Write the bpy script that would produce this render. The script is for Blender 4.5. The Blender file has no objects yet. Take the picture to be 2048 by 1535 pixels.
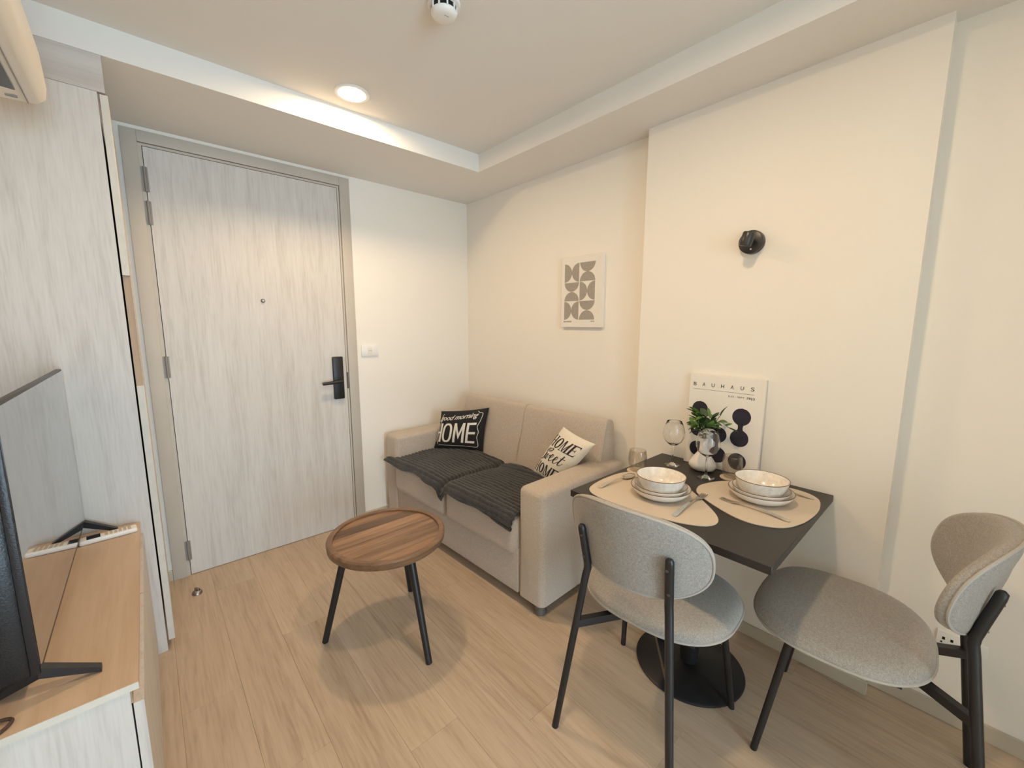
import bpy, bmesh, math, random
from mathutils import Vector, Matrix, noise as mnoise

random.seed(7)
PI = math.pi
SC = bpy.context.scene
COL = SC.collection

# ------------------------------------------------------------------ camera
CAM_POS = Vector((-2.0017, -2.7891, 1.3857))
YAW, PITCH, ROLL, FPX = 0.7281, 0.1411, 0.0019, 822.12
_f = Vector((math.sin(YAW) * math.cos(PITCH), math.cos(YAW) * math.cos(PITCH), -math.sin(PITCH)))
_r = Vector((math.cos(YAW), -math.sin(YAW), 0))
_u = _r.cross(_f)
_r2 = _r * math.cos(ROLL) + _u * math.sin(ROLL)
_u2 = -_r * math.sin(ROLL) + _u * math.cos(ROLL)
cam = bpy.data.cameras.new('camera')
cam.sensor_fit = 'HORIZONTAL'
cam.sensor_width = 36.0
cam.lens = FPX / 2048 * 36.0
cam.clip_start = 0.02
camo = bpy.data.objects.new('camera', cam)
COL.objects.link(camo)
M = Matrix((_r2, _u2, -_f)).transposed().to_4x4()
M.translation = CAM_POS
camo.matrix_world = M
SC.camera = camo

# ------------------------------------------------------------------ world, exposure
W = bpy.data.worlds.new('daylight')
SC.world = W
W.use_nodes = True
bg = W.node_tree.nodes['Background']
bg.inputs['Color'].default_value = (0.58, 0.81, 1.0, 1)
bg.inputs['Strength'].default_value = 16.0
SC.view_settings.view_transform = 'Standard'
SC.view_settings.look = 'None'
SC.view_settings.gamma = 1.0
SC.view_settings.use_curve_mapping = False
SC.view_settings.exposure = 0.28
SC.cycles.diffuse_bounces = 7
SC.cycles.transparent_max_bounces = 12
SC.cycles.sample_clamp_indirect = 6.0
DOWNLIGHT_STRENGTH = 330.0
DOWNLIGHT_COLOUR = (1.0, 0.715, 0.425)

# room measures (metres); far corner by the sofa is x = 0, y = 0
HC, HS = 2.434, 2.331            # ceiling, bulkhead underside
BY, BX = -0.619, -0.348          # bulkhead faces
PX, PY1, PY2 = -0.077, -1.626, -2.645   # pilaster face and its ends
XL, YN = -2.40, -6.20            # left wall, near wall
TZ = 0.7433                      # dining table top

portal = bpy.data.lights.new('window_near_offscreen', 'AREA')
portal.shape = 'RECTANGLE'
portal.size, portal.size_y = 1.3, 2.1
portal.cycles.is_portal = True
po = bpy.data.objects.new('window_near_offscreen', portal)
COL.objects.link(po)
po.location = (-1.65, YN - 0.06, 1.15)
po.rotation_euler = (PI / 2, 0, 0)      # looks along +y into the room

# ------------------------------------------------------------------ materials
MATS = {}


def _mat(name):
    m = bpy.data.materials.new(name)
    m.use_nodes = True
    nt = m.node_tree
    b = nt.nodes['Principled BSDF']
    MATS[name] = m
    return m, nt, b


def plain(name, col, rough=0.5, metal=0.0, bump=0.0, bscale=200.0, var=0.0, vscale=30.0, sheen=0.0, coat=0.0, spec=0.5):
    m, nt, b = _mat(name)
    b.inputs['Base Color'].default_value = (*col, 1)
    b.inputs['Roughness'].default_value = rough
    b.inputs['Metallic'].default_value = metal
    b.inputs['Sheen Weight'].default_value = sheen
    b.inputs['Coat Weight'].default_value = coat
    b.inputs['Specular IOR Level'].default_value = spec
    if var or bump:
        tc = nt.nodes.new('ShaderNodeTexCoord')
    if var:
        n = nt.nodes.new('ShaderNodeTexNoise')
        n.inputs['Scale'].default_value = vscale
        n.inputs['Detail'].default_value = 5
        nt.links.new(tc.outputs['Object'], n.inputs['Vector'])
        r = nt.nodes.new('ShaderNodeValToRGB')
        r.color_ramp.elements[0].position = 0.3
        r.color_ramp.elements[1].position = 0.7
        r.color_ramp.elements[0].color = (*[c * (1 - var) for c in col], 1)
        r.color_ramp.elements[1].color = (*[min(1, c * (1 + var)) for c in col], 1)
        nt.links.new(n.outputs['Fac'], r.inputs['Fac'])
        nt.links.new(r.outputs['Color'], b.inputs['Base Color'])
    if bump:
        n2 = nt.nodes.new('ShaderNodeTexNoise')
        n2.inputs['Scale'].default_value = bscale
        n2.inputs['Detail'].default_value = 3
        nt.links.new(tc.outputs['Object'], n2.inputs['Vector'])
        bp = nt.nodes.new('ShaderNodeBump')
        bp.inputs['Strength'].default_value = bump
        bp.inputs['Distance'].default_value = 0.002
        nt.links.new(n2.outputs['Fac'], bp.inputs['Height'])
        nt.links.new(bp.outputs['Normal'], b.inputs['Normal'])
    return m


def wood(name, dark, mid, light, axis='z', rough=0.5, stretch=14.0, rand=0.0, coat=0.0, knots=0.25):
    """grain running along the given axis; rand > 0 shifts the figure and tone from piece to piece"""
    m, nt, b = _mat(name)
    N, L = nt.nodes.new, nt.links.new
    tc = N('ShaderNodeTexCoord')
    mp = N('ShaderNodeMapping')
    s = [stretch] * 3
    s['xyz'.index(axis)] = stretch / 16
    mp.inputs['Scale'].default_value = s
    L(tc.outputs['Object'], mp.inputs['Vector'])
    vec = mp.outputs['Vector']
    oi = None
    if rand:
        oi = N('ShaderNodeObjectInfo')
        mu = N('ShaderNodeMath'); mu.operation = 'MULTIPLY'; mu.inputs[1].default_value = 37.0
        L(oi.outputs['Random'], mu.inputs[0])
        ad = N('ShaderNodeVectorMath'); ad.operation = 'ADD'
        L(vec, ad.inputs[0]); L(mu.outputs[0], ad.inputs[1])
        vec = ad.outputs[0]
    n1 = N('ShaderNodeTexNoise'); n1.inputs['Scale'].default_value = 1.0
    n1.inputs['Detail'].default_value = 8; n1.inputs['Roughness'].default_value = 0.62
    n1.inputs['Distortion'].default_value = 0.9
    L(vec, n1.inputs['Vector'])
    n2 = N('ShaderNodeTexNoise'); n2.inputs['Scale'].default_value = 7.0
    n2.inputs['Detail'].default_value = 4; n2.inputs['Distortion'].default_value = 0.3
    L(vec, n2.inputs['Vector'])
    mx = N('ShaderNodeMix'); mx.inputs['Factor'].default_value = knots
    L(n1.outputs['Fac'], mx.inputs[2]); L(n2.outputs['Fac'], mx.inputs[3])
    rp = N('ShaderNodeValToRGB')
    e = rp.color_ramp.elements
    e[0].position, e[0].color = 0.32, (*dark, 1)
    e[1].position, e[1].color = 0.70, (*light, 1)
    k = e.new(0.50); k.color = (*mid, 1)
    L(mx.outputs[0], rp.inputs['Fac'])
    out = rp.outputs['Color']
    if rand:
        hs = N('ShaderNodeHueSaturation')
        mr = N('ShaderNodeMapRange')
        mr.inputs['To Min'].default_value = 1 - rand; mr.inputs['To Max'].default_value = 1 + rand
        L(oi.outputs['Random'], mr.inputs['Value'])
        L(mr.outputs['Result'], hs.inputs['Value'])
        L(out, hs.inputs['Color'])
        out = hs.outputs['Color']
    L(out, b.inputs['Base Color'])
    b.inputs['Roughness'].default_value = rough
    b.inputs['Coat Weight'].default_value = coat
    bp = N('ShaderNodeBump'); bp.inputs['Strength'].default_value = 0.12; bp.inputs['Distance'].default_value = 0.001
    L(n2.outputs['Fac'], bp.inputs['Height']); L(bp.outputs['Normal'], b.inputs['Normal'])
    return m


def fabric(name, c1, c2, scale=260.0, bump=0.5, rough=0.92, sheen=0.25):
    m, nt, b = _mat(name)
    N, L = nt.nodes.new, nt.links.new
    tc = N('ShaderNodeTexCoord')
    n = N('ShaderNodeTexNoise'); n.inputs['Scale'].default_value = scale; n.inputs['Detail'].default_value = 4
    L(tc.outputs['Object'], n.inputs['Vector'])
    big = N('ShaderNodeTexNoise'); big.inputs['Scale'].default_value = scale / 3; big.inputs['Detail'].default_value = 3
    L(tc.outputs['Object'], big.inputs['Vector'])
    mx = N('ShaderNodeMix'); mx.inputs['Factor'].default_value = 0.3
    L(n.outputs['Fac'], mx.inputs[2]); L(big.outputs['Fac'], mx.inputs[3])
    r = N('ShaderNodeValToRGB')
    r.color_ramp.elements[0].position, r.color_ramp.elements[0].color = 0.36, (*c1, 1)
    r.color_ramp.elements[1].position, r.color_ramp.elements[1].color = 0.64, (*c2, 1)
    L(mx.outputs[0], r.inputs['Fac']); L(r.outputs['Color'], b.inputs['Base Color'])
    bp = N('ShaderNodeBump'); bp.inputs['Strength'].default_value = bump; bp.inputs['Distance'].default_value = 0.002
    L(n.outputs['Fac'], bp.inputs['Height']); L(bp.outputs['Normal'], b.inputs['Normal'])
    b.inputs['Roughness'].default_value = rough
    b.inputs['Sheen Weight'].default_value = sheen
    return m


def glassy(name, tint=(1, 1, 1), ior=1.45):
    m, nt, b = _mat(name)
    b.inputs['Base Color'].default_value = (*tint, 1)
    b.inputs['Roughness'].default_value = 0.0
    b.inputs['IOR'].default_value = ior
    b.inputs['Transmission Weight'].default_value = 1.0
    return m


def thin_glass(name, tint):
    """thin drinking-glass wall: clear, reflecting more where it turns away"""
    m = bpy.data.materials.new(name)
    m.use_nodes = True
    nt = m.node_tree
    nt.nodes.clear()
    o = nt.nodes.new('ShaderNodeOutputMaterial')
    t = nt.nodes.new('ShaderNodeBsdfTransparent'); t.inputs['Color'].default_value = (*tint, 1)
    g = nt.nodes.new('ShaderNodeBsdfGlossy'); g.inputs['Roughness'].default_value = 0.03
    lw = nt.nodes.new('ShaderNodeLayerWeight'); lw.inputs['Blend'].default_value = 0.25
    mr = nt.nodes.new('ShaderNodeMapRange')
    mr.inputs['To Min'].default_value = 0.04; mr.inputs['To Max'].default_value = 0.60
    mx = nt.nodes.new('ShaderNodeMixShader')
    nt.links.new(lw.outputs['Facing'], mr.inputs['Value'])
    nt.links.new(mr.outputs['Result'], mx.inputs[0])
    nt.links.new(t.outputs[0], mx.inputs[1]); nt.links.new(g.outputs[0], mx.inputs[2])
    nt.links.new(mx.outputs[0], o.inputs[0])
    MATS[name] = m
    return m


def pane_mat(name):
    m = bpy.data.materials.new(name)
    m.use_nodes = True
    nt = m.node_tree
    nt.nodes.clear()
    o = nt.nodes.new('ShaderNodeOutputMaterial')
    t = nt.nodes.new('ShaderNodeBsdfTransparent')
    g = nt.nodes.new('ShaderNodeBsdfGlossy'); g.inputs['Roughness'].default_value = 0.0
    mx = nt.nodes.new('ShaderNodeMixShader'); mx.inputs[0].default_value = 0.07
    nt.links.new(t.outputs[0], mx.inputs[1]); nt.links.new(g.outputs[0], mx.inputs[2])
    nt.links.new(mx.outputs[0], o.inputs[0])
    MATS[name] = m
    return m


def emit(name, col, strength):
    m = bpy.data.materials.new(name)
    m.use_nodes = True
    nt = m.node_tree
    nt.nodes.clear()
    o = nt.nodes.new('ShaderNodeOutputMaterial')
    e = nt.nodes.new('ShaderNodeEmission')
    e.inputs['Color'].default_value = (*col, 1)
    e.inputs['Strength'].default_value = strength
    nt.links.new(e.outputs[0], o.inputs[0])
    MATS[name] = m
    return m


plain('paint', (0.835, 0.795, 0.73), 0.75, bump=0.05, bscale=120)
plain('ceiling_paint', (0.78, 0.76, 0.725), 0.8, bump=0.04, bscale=120)
plain('white_paint', (0.86, 0.85, 0.82), 0.5)
wood('oak_plank', (0.375, 0.278, 0.19), (0.505, 0.388, 0.278), (0.585, 0.465, 0.35), 'y', 0.42, 16, rand=0.035, knots=0.4)
plain('subfloor', (0.33, 0.24, 0.16), 0.9)
wood('ash_panel', (0.49, 0.455, 0.42), (0.60, 0.57, 0.535), (0.655, 0.63, 0.60), 'z', 0.5, 22, knots=0.4)
wood('ash_panel_flat', (0.45, 0.41, 0.375), (0.56, 0.525, 0.49), (0.63, 0.60, 0.565), 'x', 0.5, 11)
plain('ash_edge', (0.62, 0.585, 0.52), 0.5, var=0.06, vscale=20)
plain('greige_frame', (0.50, 0.455, 0.395), 0.5, var=0.03, vscale=8)
plain('skirting', (0.52, 0.46, 0.37), 0.5)
wood('stand_wood', (0.46, 0.32, 0.215), (0.55, 0.40, 0.28), (0.61, 0.465, 0.34), 'y', 0.5, 14)
wood('raw_wood', (0.35, 0.24, 0.16), (0.42, 0.30, 0.20), (0.49, 0.36, 0.25), 'z', 0.6, 14)
wood('walnut', (0.085, 0.045, 0.024), (0.195, 0.108, 0.058), (0.33, 0.20, 0.115), 'x', 0.4, 22, rand=0.42)
wood('walnut_rim', (0.11, 0.06, 0.032), (0.18, 0.098, 0.052), (0.26, 0.15, 0.082), 'x', 0.38, 22)
plain('black_metal', (0.012, 0.012, 0.0135), 0.42, bump=0.05, bscale=500)
plain('black_lamp', (0.03, 0.028, 0.026), 0.35)
plain('black_table', (0.022, 0.019, 0.017), 0.42)
plain('steel', (0.36, 0.33, 0.30), 0.4, 1.0)
plain('hinge_metal', (0.27, 0.245, 0.22), 0.55, 0.3)
plain('cutlery_steel', (0.72, 0.68, 0.62), 0.25, 1.0)
plain('dark_steel', (0.16, 0.14, 0.13), 0.4, 1.0)
fabric('sofa_cloth', (0.40, 0.335, 0.275), (0.56, 0.485, 0.41), 330, 0.55)
fabric('chair_cloth', (0.235, 0.215, 0.19), (0.395, 0.365, 0.33), 420, 0.4)
plain('chair_piping', (0.40, 0.37, 0.33), 0.9, bump=0.3, bscale=400)
fabric('plush', (0.010, 0.010, 0.011), (0.040, 0.041, 0.040), 120, 1.0, 0.9, 0.25)
fabric('black_cloth', (0.008, 0.008, 0.010), (0.016, 0.016, 0.018), 300, 0.3, 0.9, 0.05)
fabric('white_cloth', (0.72, 0.67, 0.58), (0.80, 0.75, 0.66), 300, 0.25, 0.9, 0.1)
plain('print_white', (0.78, 0.74, 0.68), 0.85)
plain('print_black', (0.02, 0.018, 0.03), 0.8)
plain('print_grey', (0.36, 0.32, 0.28), 0.85, var=0.25, vscale=260)
plain('canvas', (0.80, 0.76, 0.70), 0.85, bump=0.15, bscale=700)
plain('placemat_leather', (0.56, 0.47, 0.37), 0.6, bump=0.1, bscale=500)
plain('ceramic', (0.80, 0.765, 0.71), 0.16, coat=0.3, var=0.03, vscale=40)
plain('ceramic_speckle', (0.78, 0.73, 0.66), 0.18, coat=0.3, var=0.10, vscale=70)
plain('rim_brown', (0.13, 0.065, 0.03), 0.35)
plain('vase_white', (0.80, 0.77, 0.72), 0.45)
plain('coaster', (0.58, 0.48, 0.37), 0.7)
glassy('clear_glass', (1, 1, 1), 1.46)
thin_glass('smoke_glass', (0.93, 0.91, 0.875))
glassy('clear_plastic', (0.85, 0.83, 0.8), 1.4)
pane_mat('window_glass')
plain('window_frame', (0.75, 0.75, 0.75), 0.4)
plain('tv_black', (0.012, 0.013, 0.016), 0.35, bump=0.3, bscale=260)
plain('tv_screen', (0.006, 0.007, 0.009), 0.04, spec=1.0, coat=1.0)
plain('white_plastic', (0.80, 0.79, 0.76), 0.35)
plain('ivory_plastic', (0.76, 0.72, 0.65), 0.4)
plain('grey_plastic', (0.25, 0.24, 0.23), 0.4)
plain('screen_glass', (0.02, 0.03, 0.04), 0.1)
plain('button_beige', (0.55, 0.46, 0.36), 0.5)
plain('hole_black', (0.005, 0.005, 0.005), 0.9)
plain('cord_brown', (0.06, 0.03, 0.02), 0.6)
plain('leaf_green', (0.10, 0.19, 0.045), 0.42, var=0.35, vscale=45)
plain('leaf_dark', (0.028, 0.062, 0.018), 0.42, var=0.3, vscale=45)
plain('stem_green', (0.10, 0.13, 0.05), 0.6)
plain('bud_white', (0.75, 0.74, 0.50), 0.6)
emit('lens_glow', DOWNLIGHT_COLOUR, DOWNLIGHT_STRENGTH)

# ------------------------------------------------------------------ mesh helpers


def place(name, parent=None, mat=None, verts=None, faces=None, bm=None, smooth=False, auto=True):
    me = bpy.data.meshes.new(name)
    if bm is not None:
        bm.normal_update()
        bm.to_mesh(me); bm.free()
    else:
        me.from_pydata([tuple(v) for v in verts], [], faces)
    me.update()
    if mat:
        me.materials.append(MATS[mat])
    if smooth:
        for p in me.polygons:
            p.use_smooth = True
        if auto:
            me.set_sharp_from_angle(angle=math.radians(42))
    o = bpy.data.objects.new(name, me)
    COL.objects.link(o)
    if parent is not None:
        o.parent = parent
    return o


def thing(name, label, cat, loc=(0, 0, 0), rotz=0.0, group=None):
    o = bpy.data.objects.new(name, None)
    COL.objects.link(o)
    o.empty_display_size = 0.05
    o.location = loc
    o.rotation_euler = (0, 0, rotz)
    return tag(o, label, cat, group)


def tag(o, label, cat, group=None):
    o['label'] = label; o['category'] = cat
    if group:
        o['group'] = group
    return o


def struct(o):
    o['kind'] = 'structure'
    return o


def nb():
    return bmesh.new()


def box(bm, x0, x1, y0, y1, z0, z1, r=0.0, seg=3):
    vs = [bm.verts.new(p) for p in ((x0, y0, z0), (x1, y0, z0), (x1, y1, z0), (x0, y1, z0), (x0, y0, z1), (x1, y0, z1), (x1, y1, z1), (x0, y1, z1))]
    fs = [bm.faces.new([vs[i] for i in q]) for q in ((0, 3, 2, 1), (4, 5, 6, 7), (0, 1, 5, 4), (1, 2, 6, 5), (2, 3, 7, 6), (3, 0, 4, 7))]
    if r > 0:
        es = set(e for f in fs for e in f.edges)
        bmesh.ops.bevel(bm, geom=list(es), offset=r, segments=seg, profile=0.5, affect='EDGES')
    return bm


def bxo(name, parent, mat, x0, x1, y0, y1, z0, z1, r=0.0, seg=2):
    return place(name, parent, mat, bm=box(nb(), min(x0, x1), max(x0, x1), min(y0, y1), max(y0, y1), z0, z1, r, seg), smooth=r > 0)


def lathe(bm, prof, n=40, c=(0, 0, 0)):
    """prof: list of (r, z); ends with r = 0 are closed to a point"""
    rings = []
    for r, z in prof:
        if r < 1e-6:
            rings.append([bm.verts.new((c[0], c[1], c[2] + z))])
        else:
            rings.append([bm.verts.new((c[0] + r * math.cos(2 * PI * i / n), c[1] + r * math.sin(2 * PI * i / n), c[2] + z)) for i in range(n)])
    for a, b in zip(rings, rings[1:]):
        for i in range(n):
            j = (i + 1) % n
            if len(a) == 1 and len(b) == 1:
                continue
            if len(a) == 1:
                bm.faces.new((a[0], b[j], b[i]))
            elif len(b) == 1:
                bm.faces.new((a[i], a[j], b[0]))
            else:
                bm.faces.new((a[i], a[j], b[j], b[i]))
    bmesh.ops.recalc_face_normals(bm, faces=bm.faces)
    return bm


def tube(bm, pts, rad, n=12, closed=False, flat=1.0):
    """tube along a polyline; rad is a number or a list"""
    pts = [Vector(p) for p in pts]
    m = len(pts)
    rads = rad if isinstance(rad, (list, tuple)) else [rad] * m
    rings = []
    up = None
    for i, p in enumerate(pts):
        if closed:
            t = (pts[(i + 1) % m] - pts[i - 1]).normalized()
        elif i == 0:
            t = (pts[1] - p).normalized()
        elif i == m - 1:
            t = (p - pts[i - 1]).normalized()
        else:
            t = ((pts[i + 1] - p).normalized() + (p - pts[i - 1]).normalized()).normalized()
        if up is None:
            up = Vector((0, 0, 1)) if abs(t.z) < 0.9 else Vector((1, 0, 0))
        s = t.cross(up).normalized()
        up = s.cross(t).normalized()
        rings.append([bm.verts.new(p + (s * math.cos(2 * PI * k / n) + up * flat * math.sin(2 * PI * k / n)) * rads[i]) for k in range(n)])
    prs = list(zip(rings, rings[1:])) + ([(rings[-1], rings[0])] if closed else [])
    for a, b in prs:
        for k in range(n):
            j = (k + 1) % n
            bm.faces.new((a[k], a[j], b[j], b[k]))
    if not closed:
        bm.faces.new(rings[0][::-1])
        bm.faces.new(rings[-1])
    bmesh.ops.recalc_face_normals(bm, faces=bm.faces)
    return bm


def prism(bm, poly, axis, a, b):
    """extrude a closed polygon along x, y or z between a and b"""
    def P(p, t):
        return {'x': (t, p[0], p[1]), 'y': (p[0], t, p[1]), 'z': (p[0], p[1], t)}[axis]
    A = [bm.verts.new(P(p, a)) for p in poly]
    B = [bm.verts.new(P(p, b)) for p in poly]
    n = len(poly)
    bm.faces.new(A); bm.faces.new(B)
    for i in range(n):
        bm.faces.new((A[i], A[(i + 1) % n], B[(i + 1) % n], B[i]))
    bmesh.ops.recalc_face_normals(bm, faces=bm.faces)
    return bm


def rings_mesh(bm, rings, cap0=True, cap1=True):
    R = [[bm.verts.new(p) for p in ring] for ring in rings]
    n = len(R[0])
    for a, b in zip(R, R[1:]):
        for k in range(n):
            bm.faces.new((a[k], a[(k + 1) % n], b[(k + 1) % n], b[k]))
    if cap0:
        bm.faces.new(R[0][::-1])
    if cap1:
        bm.faces.new(R[-1])
    bmesh.ops.recalc_face_normals(bm, faces=bm.faces)
    return bm


def spline(pts, per=8, closed=True):
    """Catmull-Rom through points"""
    pts = [Vector(p) for p in pts]
    n = len(pts)
    out = []
    for i in range(n if closed else n - 1):
        g = (lambda k: pts[k % n]) if closed else (lambda k: pts[max(0, min(n - 1, k))])
        p0, p1, p2, p3 = g(i - 1), g(i), g(i + 1), g(i + 2)
        for s in range(per):
            t = s / per
            out.append(0.5 * ((2 * p1) + (p2 - p0) * t + (2 * p0 - 5 * p1 + 4 * p2 - p3) * t * t + (3 * p1 - p0 - 3 * p2 + p3) * t ** 3))
    if not closed:
        out.append(pts[-1])
    return out


def text_geo(body, size=1.0, shear=0.0, space=1.0, offset=0.0, align='LEFT'):
    cu = bpy.data.curves.new('lettering', 'FONT')
    cu.body = body; cu.size = size; cu.shear = shear; cu.space_character = space; cu.offset = offset; cu.align_x = align
    cu.resolution_u = 4
    ob = bpy.data.objects.new('lettering', cu)
    COL.objects.link(ob)
    bpy.context.view_layer.update()
    dg = bpy.context.evaluated_depsgraph_get()
    me = bpy.data.meshes.new_from_object(ob.evaluated_get(dg))
    vs = [v.co.xy.copy() for v in me.vertices]
    fs = [tuple(p.vertices) for p in me.polygons]
    bpy.data.objects.remove(ob); bpy.data.curves.remove(cu); bpy.data.meshes.remove(me)
    return vs, fs


def fit_box(vs, x0, x1, y0, y1):
    ax, bx_ = min(v.x for v in vs), max(v.x for v in vs)
    ay, by_ = min(v.y for v in vs), max(v.y for v in vs)
    return [Vector((x0 + (v.x - ax) / (bx_ - ax) * (x1 - x0), y0 + (v.y - ay) / (by_ - ay) * (y1 - y0))) for v in vs]


class Print:
    """flat print gathered in (u, v) space, then laid on a surface"""
    def __init__(s):
        s.v, s.f = [], []

    def add(s, vs, fs):
        k = len(s.v)
        s.v += [Vector((v[0], v[1])) for v in vs]
        s.f += [tuple(i + k for i in f) for f in fs]

    def poly(s, vs):
        s.add(vs, [tuple(range(len(vs)))])

    def stroke(s, pts, w):
        pts = [Vector(p[:2]) for p in pts]
        n = len(pts)
        L, Rr = [], []
        for i, p in enumerate(pts):
            t = (pts[min(n - 1, i + 1)] - pts[max(0, i - 1)])
            t = t.normalized() if t.length > 1e-9 else Vector((1, 0))
            q = Vector((-t.y, t.x))
            ww = (w(i / (n - 1), t) if callable(w) else w) / 2
            L.append(p + q * ww); Rr.append(p - q * ww)
        s.add(L + Rr, [(i, i + 1, n + i + 1, n + i) for i in range(n - 1)])

    def text(s, body, x0, x1, y0, y1, **k):
        vs, fs = text_geo(body, **k)
        s.add(fit_box(vs, x0, x1, y0, y1), fs)

    def lay(s, name, parent, mat, fn, cut=None):
        bm = nb()
        vv = [bm.verts.new((v.x, v.y, 0)) for v in s.v]
        for f in s.f:
            try:
                bm.faces.new([vv[i] for i in f])
            except ValueError:
                pass
        if cut:
            bmesh.ops.triangulate(bm, faces=bm.faces)
            for _ in range(6):
                es = [e for e in bm.edges if e.calc_length() > cut]
                if not es:
                    break
                bmesh.ops.subdivide_edges(bm, edges=es, cuts=1)
                bmesh.ops.triangulate(bm, faces=bm.faces)
        for v in bm.verts:
            v.co = fn(v.co.x, v.co.y)
        return place(name, parent, mat, bm=bm)


def copy_tree(o, parent=None):
    c = o.copy()
    COL.objects.link(c)
    c.parent = parent
    for ch in list(o.children):
        copy_tree(ch, c)
    return c


# ================================================================== SETTING
# floor: subfloor slab with planks laid along the room
fl = struct(bxo('floor', None, 'subfloor', XL - 0.1, 0.1, YN - 0.1, 0.1, -0.12, -0.008))
PW = 0.184
row = 0
x = 0.0
while x > XL:
    x0 = max(XL, x - PW)
    y = 0.0 + [0.0, 0.74, 0.37, 0.95, 0.18, 0.56][row % 6]
    while y > YN:
        ya, yb = min(0.0, y), max(YN, y - 1.22)
        if ya - yb > 0.02:
            p = place('plank', fl, 'oak_plank', bm=box(nb(), x0 + 0.0002, x - 0.0002, yb + 0.0002, ya - 0.0002, -0.008, 0.0, 0.0005, 1))
        y -= 1.22
    x -= PW
    row += 1

DX0, DX1, DZ1 = -1.9221, -1.0102, 2.240        # door leaf
FX0, FX1, FZ1 = -2.000, -0.9295, 2.312         # outer edge of the frame
bm = nb()
box(bm, XL - 0.1, FX0 + 0.02, 0.0, 0.12, -0.02, HC + 0.1)
box(bm, FX1 - 0.02, 0.1, 0.0, 0.12, -0.02, HC + 0.1)
box(bm, FX0 + 0.02, FX1 - 0.02, 0.0, 0.12, FZ1 - 0.02, HC + 0.1)
struct(place('wall_far', None, 'paint', bm=bm))
struct(bxo('wall_right', None, 'paint', 0.0, 0.12, YN - 0.12, 0.12, -0.02, HC + 0.1))
struct(bxo('wall_pilaster', None, 'paint', PX, 0.0, PY2, PY1, 0.0, HS))
struct(bxo('wall_left', None, 'paint', XL - 0.12, XL, YN - 0.12, 0.12, -0.02, HC + 0.1))
struct(bxo('ceiling', None, 'ceiling_paint', XL - 0.12, 0.12, YN - 0.12, 0.12, HC, HC + 0.1))
# dropped bulkheads along the far and the right wall
bm = nb()
box(bm, XL, 0.0, BY, 0.0, HS, HC)
struct(place('trim_1', None, 'ceiling_paint', bm=bm))
struct(bxo('trim_2', None, 'ceiling_paint', BX, 0.0, -4.0, BY, HS, HC))
struct(bxo('wall_light_block', None, 'paint', -1.0, 0.0, -4.10, -4.00, 0.0, HC))  # added out of view to keep window daylight off the right wall
# near wall with the balcony window behind the camera
WX0, WX1, WZ0, WZ1 = -2.30, -1.00, 0.10, 2.20
bm = nb()
box(bm, XL - 0.12, WX0, YN - 0.12, YN, -0.02, HC + 0.1)
box(bm, WX1, 0.12, YN - 0.12, YN, -0.02, HC + 0.1)
box(bm, WX0, WX1, YN - 0.12, YN, -0.02, WZ0)
box(bm, WX0, WX1, YN - 0.12, YN, WZ1, HC + 0.1)
struct(place('wall_near', None, 'paint', bm=bm))
win = struct(bpy.data.objects.new('window_1', None))
COL.objects.link(win)
win.location = (-1.65, YN, 0)
for a, b, c, d in ((-0.65, -0.60, WZ0, WZ1), (0.60, 0.65, WZ0, WZ1), (-0.03, 0.03, WZ0, WZ1)):
    bxo('window_frame', win, 'window_frame', a, b, -0.09, -0.03, c, d)
for c, d in ((WZ0, WZ0 + 0.05), (WZ1 - 0.05, WZ1)):
    bxo('window_frame', win, 'window_frame', -0.65, 0.65, -0.09, -0.03, c, d)
for a, b in ((-0.60, -0.03), (0.03, 0.60)):
    place('pane', win, 'window_glass', verts=[(a, -0.06, WZ0 + 0.05), (b, -0.06, WZ0 + 0.05), (b, -0.06, WZ1 - 0.05), (a, -0.06, WZ1 - 0.05)], faces=[(0, 1, 2, 3)])

# skirting
struct(bxo('baseboard_right', None, 'skirting', -0.011, 0.0, -4.0, PY2, 0.0, 0.06, 0.002, 1))
struct(bxo('baseboard_pilaster', None, 'skirting', PX - 0.010, PX, PY2 - 0.010, PY1 + 0.010, 0.0, 0.055, 0.002, 1))
struct(bxo('baseboard_corner', None, 'skirting', -0.011, 0.0, PY1, 0.0, 0.0, 0.06, 0.002, 1))
struct(bxo('baseboard_far', None, 'skirting', FX1, -0.011, -0.011, 0.0, 0.0, 0.06, 0.002, 1))
struct(bxo('baseboard_left', None, 'skirting', -2.030, FX0, -0.011, 0.0, 0.0, 0.06, 0.002, 1))

# ---- entrance door
dr = bpy.data.objects.new('door_1', None)
COL.objects.link(dr)
dr.location = ((DX0 + DX1) / 2, 0, 0)
struct(dr)
OX = -(DX0 + DX1) / 2


def dbox(name, mat, x0, x1, y0, y1, z0, z1, r=0.0, parent=None):
    return bxo(name, parent or dr, mat, x0 + OX, x1 + OX, y0, y1, z0, z1, r)


dbox('jamb', 'greige_frame', FX0, DX0 - 0.018, -0.014, 0.12, 0.0, FZ1, 0.002)
dbox('jamb', 'greige_frame', DX1 + 0.018, FX1, -0.014, 0.12, 0.0, FZ1, 0.002)
dbox('frame_head', 'greige_frame', DX0 - 0.018, DX1 + 0.018, -0.014, 0.12, DZ1 + 0.018, FZ1, 0.002)
dbox('door_stop', 'greige_frame', DX0 - 0.018, DX0 - 0.003, -0.009, 0.08, 0.0, DZ1 + 0.0145)
dbox('door_stop', 'greige_frame', DX1 + 0.003, DX1 + 0.0145, -0.009, 0.08, 0.0, DZ1 + 0.0145)
dbox('door_stop', 'greige_frame', DX0 - 0.003, DX1 + 0.003, -0.009, 0.08, DZ1 + 0.003, DZ1 + 0.0145)
dbox('back_board', 'greige_frame', DX0 - 0.018, DX1 + 0.018, 0.085, 0.12, 0.0, DZ1 + 0.018)
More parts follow.
